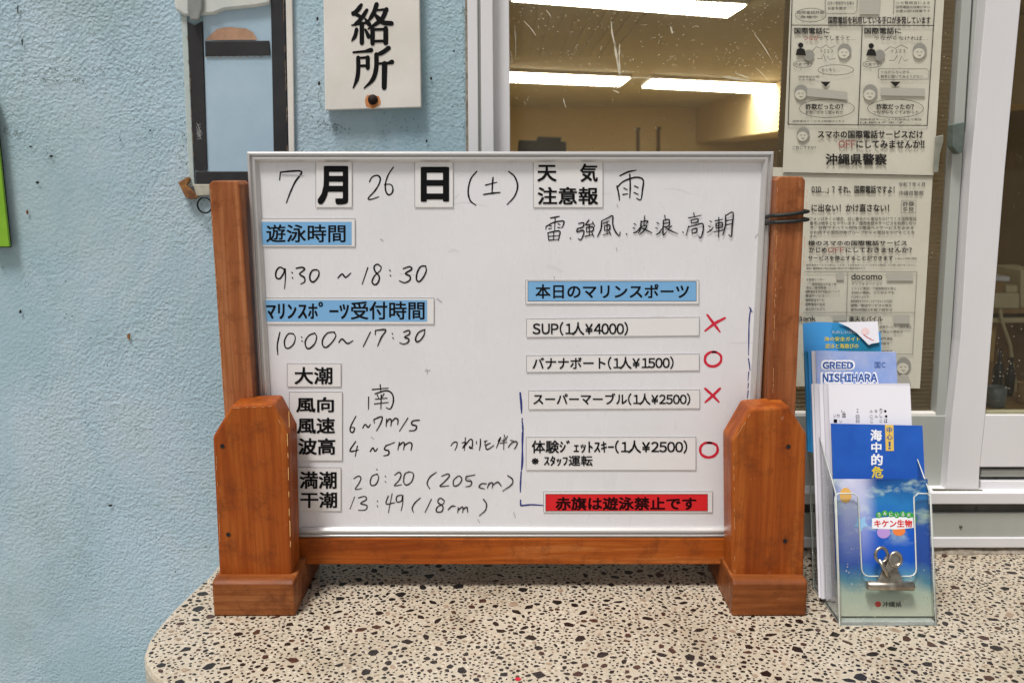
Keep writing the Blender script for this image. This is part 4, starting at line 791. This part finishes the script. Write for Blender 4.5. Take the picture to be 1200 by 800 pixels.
# white leaflets
for i, (a, b, y0) in enumerate([((951, 449.5), (1058, 449), 1.020), ((954, 449.5), (1061, 449), 1.017), ((960, 450), (1064, 449), 1.013), ((965, 450), (1066, 449), 1.010)]):
    leaf('leaflet', ('rearmost plain white leaflet edge', 'plain white leaflet edge, second from the back', 'plain white leaflet edge, third from the back', 'plain white leaflet edge right behind the one with dotted print')[i], a, b, y0, m_lw2 if i % 2 else m_lw, group='plain white leaflets in the holder', th=.0016)
t, pl = leaf('leaflet', 'white leaflet with small scattered print at the front of the white ones', (970.5, 450), (1066.5, 452), 1.005, m_lw, group='leaflets in the holder')
V, F = [], []
text('small_lettering', [('し', 986, 480, 990, 483), ('い', 977, 485, 980, 489), ('り', 981, 485, 984, 489), ('国', 987, 484, 991, 489), ('■', 977, 491, 981, 495), ('い', 984, 492, 987, 495), ('：', 1004, 479, 1006, 483), ('日', 1003, 486, 1007, 490), ('日', 1003, 491, 1007, 495), ('ふ', 1019, 480, 1023, 483), ('。', 1025, 480, 1028, 483), ('り', 1031, 478, 1034, 484), ('・', 1036, 480, 1039, 483), ('こ', 1019, 486, 1023, 489), ('ん', 1025, 486, 1029, 489), ('し', 1031, 485, 1034, 489), ('・', 1037, 486, 1040, 489), ('こ', 1020, 491, 1023, 495), ('に', 1031, 491, 1034, 495), ('は', 1036, 490, 1040, 495)], pl.off(.0003), m_ink, t, .0, 2)
# royal blue card
t, pl = leaf('leaflet', 'royal blue leaflet with a white and yellow vertical title', (974, 496), (1081, 498.5), .996, m_lb, th=.002, group='leaflets in the holder')
e = pl.off(.0003)
text('lettering', [('海', 1020, 503, 1033.5, 516.5), ('中', 1021, 518, 1033, 530), ('的', 1021, 531.5, 1034.5, 545)], e, m_white, t, .03)
text('yellow_lettering', [('危', 1021.5, 546, 1035, 560)], e, m_yel, t, .03)
fills('yellow_strip', [[(1037, 497.5), (1047, 497.8), (1047.5, 528), (1038, 528)]], e, m_gold, t)
text('strip_lettering', [('中', 1039, 500, 1045.5, 507), ('心', 1039, 508.5, 1046, 515), ('！', 1041, 517, 1044, 526)], e.off(.0002), m_pblue, t, .02)
# front booklet
m_sea = M('seascape_print', sc(40, 80, 150), .22, spec=.5)
g = m_sea.node_tree.nodes.new('ShaderNodeNewGeometry'); sx = N(m_sea, 'SeparateXYZ'); L(m_sea, g.outputs['Position'], sx.inputs[0])
zz = math_(m_sea, 'MULTIPLY', sx.outputs[2], 1/.165)
zn = math_(m_sea, 'ADD', zz, math_(m_sea, 'MULTIPLY', math_(m_sea, 'SUBTRACT', noise(m_sea, coords(m_sea), 30, 3), .5), .16))
base = ramp(m_sea, zn, [(.0, sc(222, 222, 200)), (.2, sc(196, 210, 192)), (.29, sc(90, 150, 176)), (.40, sc(24, 84, 186)), (.62, sc(30, 92, 194)), (.80, sc(40, 120, 184)), (1., sc(12, 36, 112))])
cl = ramp(m_sea, noise(m_sea, coords(m_sea, (1, 1, 1.6), (.3, 0, .2)), 26, 4, .6), [(.5, (0, 0, 0)), (.66, (.85, .85, .85))])
top = ramp(m_sea, zz, [(.5, (0, 0, 0)), (.62, (1, 1, 1))])
base = mixc(m_sea, math_(m_sea, 'MULTIPLY', cl, top), base, sc(196, 222, 204))
xx = ramp(m_sea, sx.outputs[0], [(.372, (0, 0, 0)), (.392, (.9, .9, .9)), (.412, (.85, .85, .85)), (.428, (0, 0, 0))])
up_ = ramp(m_sea, zz, [(.36, (0, 0, 0)), (.85, (1, 1, 1))])
base = mixc(m_sea, math_(m_sea, 'MULTIPLY', math_(m_sea, 'MULTIPLY', xx, up_), .9), base, sc(216, 214, 240))
L(m_sea, base, B(m_sea).inputs['Base Color'])
t, pl = leaf('booklet', 'glossy booklet with an undersea picture at the front of the holder', (977, 561), (1087, 561), .974, m_sea, th=.005, cat='booklet')
e = pl.off(.0003)
fills('colour_dot', [ell(1035.5, 623.5, 7.8, 7, 16)[:-1]], e, m_lil, t); fills('colour_dot', [ell(1053.5, 621.5, 7.5, 6, 16)[:-1]], e, m_or, t)
fills('colour_dot', [ell(1069, 608, 5.5, 7, 16)[:-1]], e, m_green2, t)
fills('starfish_picture', [[(1009+9*math.cos(a*math.pi/5+.3)*(1 if a % 2 == 0 else .55), 613+10*math.sin(a*math.pi/5+.3)*(1 if a % 2 == 0 else .55)) for a in range(10)]], e, M('print_pale_cyan', sc(150, 196, 232), .4), t)
fills('shell_picture', [ell(991, 580, 7, 9, 16)[:-1]], e, M('print_amber', sc(232, 180, 96), .4), t)
fills('title_halo', [[(1022, 607), (1045, 605), (1070, 606), (1071, 618), (1050, 620), (1022, 619)]], e.off(.0001), m_white, t)
V, F = [], []
fills('letter_disc', [ell(x, y, 3.6, 3.8, 12)[:-1] for x, y in ((1030, 603), (1037, 601), (1044, 602), (1051, 603), (1058, 602), (1065, 603))], e.off(.0002), m_green2, t)
text('small_lettering', [('う', 1028.3, 600.6, 1031.7, 605.4), ('み', 1035.3, 599, 1038.8, 603.6), ('に', 1042.3, 600, 1045.8, 604.4), ('い', 1049.3, 601, 1052.8, 605), ('る', 1056.3, 600, 1059.8, 604.4), ('の', 1063.3, 601, 1066.8, 605)], e.off(.0004), m_white, t, .01, 2)
text('lettering', [('キケン生物', 1024.5, 608.5, 1069, 617.5)], e.off(.0003), m_redp, t, .03, 2)
fills('logo_dot', [ell(1029, 707.5, 3.6, 3.4, 14)[:-1]], e, m_redp, t)
text('maker_lettering', [('沖縄県', 1034, 704.3, 1056.5, 711)], e, m_ink, t, .01, 2)
# acrylic holder
m_ac = glassy('clear_acrylic', (.975, .985, .98, 1), .45, .02, .05); m_aced = painted('acrylic_edge', sc(196, 202, 196), sc(222, 226, 220), .25, 0, 40, bmp=0)
hp = lean(.966); bl = HP(.0).hit(986, 733); brr = HP(.0).hit(1100, 734)
X0, X1 = bl.x-.002, brr.x-.001; dn = Vector((0, KL, 1)).normalized(); hn = hp.n
hd = thing('leaflet_holder', 'clear acrylic leaflet holder leaning back beside the stand', 'leaflet holder', ((X0+X1)/2, .966, 0))
zl = hp.hit(1098, 578).z; zn_ = hp.hit(1040, 675).z; zt_ = zl
def FP(x, z, y0=.966): return Vector((x, y0+KL*z, z))
xa, xb_ = hp.hit(1006, 640).x, hp.hit(1073, 640).x; xa = X0+.028; r_ = .008
frontp = [FP(X0, .001), FP(X1, .001), FP(X1, zt_-.004), FP(X1-.004, zt_), FP(xb_+.006, zt_), FP(xb_+.001, zt_-.004)]
frontp += [FP(xb_, zn_+r_)]+[FP(xb_-r_+r_*math.cos(a), zn_+r_-r_*math.sin(a)) for a in (.5, 1.0, 1.5708)]+[FP(xa+r_-r_*math.sin(a), zn_+r_-r_*math.cos(a)) for a in (0, .55, 1.1)]+[FP(xa, zn_+r_), FP(xa-.001, zt_-.004), FP(xa-.006, zt_), FP(X0+.004, zt_), FP(X0, zt_-.004)]
prism('front_panel', frontp, -hn*.002, m_ac, hd)
V, F = [], []; ed = [p+hn*.0002-hn*.001 for p in frontp]; tube_vf(ed, .0009, V, F, 6, closed=True); link('panel_rim', fix(mesh('panel_rim', V, F)), m_aced, hd, smooth=True)
YBK = 1.062
ztB = .235
for x, s_ in ((X0, 1), (X1, -1)):
    pts = [FP(x, .001), FP(x, zt_), FP(x, ztB, YBK), FP(x, .001, YBK)]
    prism('side_panel', pts, (s_*.002, 0, 0), m_ac, hd)
    V, F = [], []; tube_vf([p+Vector((s_*.001, 0, 0)) for p in pts], .0009, V, F, 6, closed=True); link('panel_rim', fix(mesh('panel_rim', V, F)), m_aced, hd, smooth=True)
prism('back_panel', [FP(X0, .001, YBK), FP(X1, .001, YBK), FP(X1, ztB, YBK), FP(X0, ztB, YBK)], -hn*.002, m_ac, hd)
prism('base_panel', [(X0+.002, .968, .001), (X1-.002, .968, .001), (X1-.002, YBK, .001), (X0+.002, YBK, .001)], (0, 0, .003), m_aced, hd)
# bulldog clip hanging on the front
m_nick = painted('worn_nickel', sc(150, 140, 124), sc(196, 190, 178), .3, .9, 120, bmp=.2)
ck = thing('bulldog_clip', 'worn metal bulldog clip on the front of the leaflet holder', 'clip', hp.off(.004).hit(1042, 690))
hq = hp.off(.006)
a, b = hq.hit(1015.5, 685.5), hq.hit(1071, 686.5)
tube('jaw', [a+(b-a)*t_ for t_ in (0, .02, .5, .98, 1)], [.0038, .0052, .0055, .0052, .0038], m_nick, ck, seg=14)
pprism('body', [(1028, 683), (1034, 668), (1037, 652), (1052, 655), (1053, 668), (1060, 684)], hp.off(.008), .004, m_nick, ck, bevel=.0012)
for cx, cy, r1, dz in ((1033, 650, 7.5, .0085), (1049.5, 655, 7.0, .0125)):
    P_ = hp.off(dz); tube('loop', [P_.hit(cx+r1*math.cos(a_*math.pi/10)*.95, cy+r1*math.sin(a_*math.pi/10)*1.15) for a_ in range(20)], .0019, m_nick, ck, closed=True)
tube('lever', [hp.off(.012).hit(1030, 655), hp.off(.013).hit(1036, 666), hp.off(.010).hit(1042, 676)], .0022, m_nick, ck)
pprism('lever_plate', [(1043, 652), (1048, 648), (1055, 649), (1057, 656), (1052, 665), (1044, 668), (1040, 672), (1036, 668)], hp.off(.0118), .0015, m_nick, ck, bevel=.0008)
# ------------------------------------------------------------ things inside the room
m_blk = M('black_plastic', sc(26, 26, 26), .5); m_crm = painted('cream_box', sc(206, 192, 150), sc(220, 206, 166), .6, 0, 14); m_tan = painted('tan_card', sc(150, 118, 70), sc(172, 138, 86), .7, 0, 14)
spk = thing('wall_device', 'black box far inside the room, just above the whiteboard', 'device', VP(8).hit(640, 175))
pprism('body', [(608, 164), (664, 166), (664, 190), (606, 190)], VP(8), .5, m_blk, spk, bevel=.01)
pprism('top_unit', [(630, 160), (658, 161), (658, 166.5), (630, 166)], VP(8.05), .3, m_blk, spk, bevel=.01)
for px_, yy in ((747.5, 154), (771.5, 153)):
    p = VP(8).hit(px_, 195); q = VP(8).hit(px_, yy)
    tube_o = tube('thin_pole', [p, q, q+Vector((0, 0, .03))], [.018, .016, .03], M('pole_metal', sc(120, 96, 60), .5, .3), None, seg=8)
    tag(tube_o, 'thin upright pole inside the room, %s of the two above the weather card' % ('left' if px_ < 760 else 'right'), 'pole', 'two thin poles inside the room')
m_blind = painted('brown_blind', sc(150, 128, 84), sc(162, 140, 94), .6, 0, 10, bmp=0)
bd = thing('slat_blind', 'brown slatted blind inside the room seen beside the notices', 'blind', VP(1.42).hit(1110, 480))
V, F = [], []
x0, x1 = VP(1.42).hit(905, 300).x, VP(1.42).hit(1136, 300).x
zt3, zb3 = VP(1.42).hit(1100, -80).z, VP(1.42).hit(1100, 500).z
n = 0; zc = zt3
while zc > zb3:
    prism_vf([(x0, 1.42, zc), (x0, 1.421, zc), (x0, 1.4265, zc-.0075), (x0, 1.4255, zc-.0075)], Vector((x1-x0, 0, 0)), V, F); zc -= .0068; n += 1
tag(link('slats', fix(mesh('slats', V, F)), m_blind, bd), kind='stuff')
box('headrail', (x0, 1.415, zt3), (x1, 1.435, zt3+.02), m_blind, bd)
# side table with things, seen through the right pane
YD = 2.0
dz_ = VP(YD).hit(1180, 476).z
tb = thing('side_table', 'table inside the room behind the right pane', 'table', (1.4, YD+.2, Z0))
box('tabletop', (1.00, YD-.06, dz_-.03), (2.2, YD+.5, dz_), m_tan, tb, bevel=.003)
for x in (1.05, 2.15):
    for y in (YD-.02, YD+.45): box('leg', (x-.02, y-.02, Z0), (x+.02, y+.02, dz_-.03), m_tan, tb)
sh = thing('small_shelf', 'small two-level shelf standing on the table inside the room', 'shelf', VP(2.2).hit(1180, 470))
xs0, xs1 = VP(2.15).hit(1150, 400).x, VP(2.15).hit(1225, 400).x
for row in (362, 372.5): 
    zt4 = VP(2.15).hit(1180, row).z
    box('board', (xs0, 2.15, zt4-.012), (xs1, 2.35, zt4), m_crm if row > 370 else m_tan, sh, bevel=.002)
for x in (xs0, xs1-.015): box('side', (x, 2.155, dz_), (x+.014, 2.345, VP(2.15).hit(1180, 362).z-.0125), m_tan, sh)
def roomcard(name, lab, cat, px, y, d, m):
    o = pprism(name, px, VP(y), d, m, None, bevel=.003); tag(o, lab, cat); return o
roomcard('cream_box', 'wide cream box on the small shelf inside the room', 'box', rect(1158, 343.5, 1195, 361.5), 2.15, .15, m_crm)
roomcard('tan_box', 'small tan box lying on the wide cream box', 'box', rect(1160, 330, 1178, 343), 2.17, .1, m_tan)
roomcard('white_box', 'small pale box beside the tan box on the cream box', 'box', rect(1179, 334.5, 1193, 343), 2.16, .1, m_crm)
roomcard('paper_pad', 'thin white pad on top of the tan box', 'pad', rect(1163, 324, 1184, 329.8), 2.18, .08, m_lw)
roomcard('tall_carton', 'cream carton at the right edge of the right pane', 'carton', rect(1196, 316, 1222, 361), 2.17, .12, m_crm)
cb = tube('white_cable', [VP(2.14).hit(*p) for p in ((1172, 362), (1174, 376), (1179, 390), (1184, 405), (1186, 425), (1190, 450), (1189, 474))], .004, m_crm, None)
tag(cb, 'pale cable hanging down from the small shelf inside the room', 'cable')
def cup(name, lab, px0, px1, yb, yt, y, m, neck=False):
    a = VP(y).hit(px0, yb); b = VP(y).hit(px1, yb); tz = VP(y).hit(px0, yt).z-a.z; r = (b.x-a.x)/2
    pr = [(0, 0), (r*.85, 0), (r*.95, tz*.1), (r, tz*.6 if neck else tz), (r*.92, tz*.62 if neck else tz)] + ([(r*.4, tz*.78), (r*.36, tz), (0, tz)] if neck else [(r*.85, tz*.15), (0, tz*.12)])
    o = lathe(name, pr, ((a.x+b.x)/2, y, dz_+.0005), m, None); tag(o, lab, 'bottle' if neck else 'cup')
cup('grey_cup', 'grey-blue cup on the table inside the room, leftmost behind the right pane', 1154, 1177, 478, 455, 2.0, painted('cup_glaze', sc(104, 116, 118), sc(128, 138, 138), .3, 0, 20))
cup('dark_bottle', 'dark bottle with a narrow neck inside the room', 1160, 1172, 474, 418, 2.08, M('bottle_dark', sc(32, 34, 36), .15), True)
cup('black_flask', 'stout black flask near the right edge of the photo inside the room', 1174, 1186, 474, 430, 2.1, m_blk, True)
cup('tan_cup', 'tan cup at the right edge of the photo inside the room', 1190, 1206, 476, 452, 2.03, m_tan)
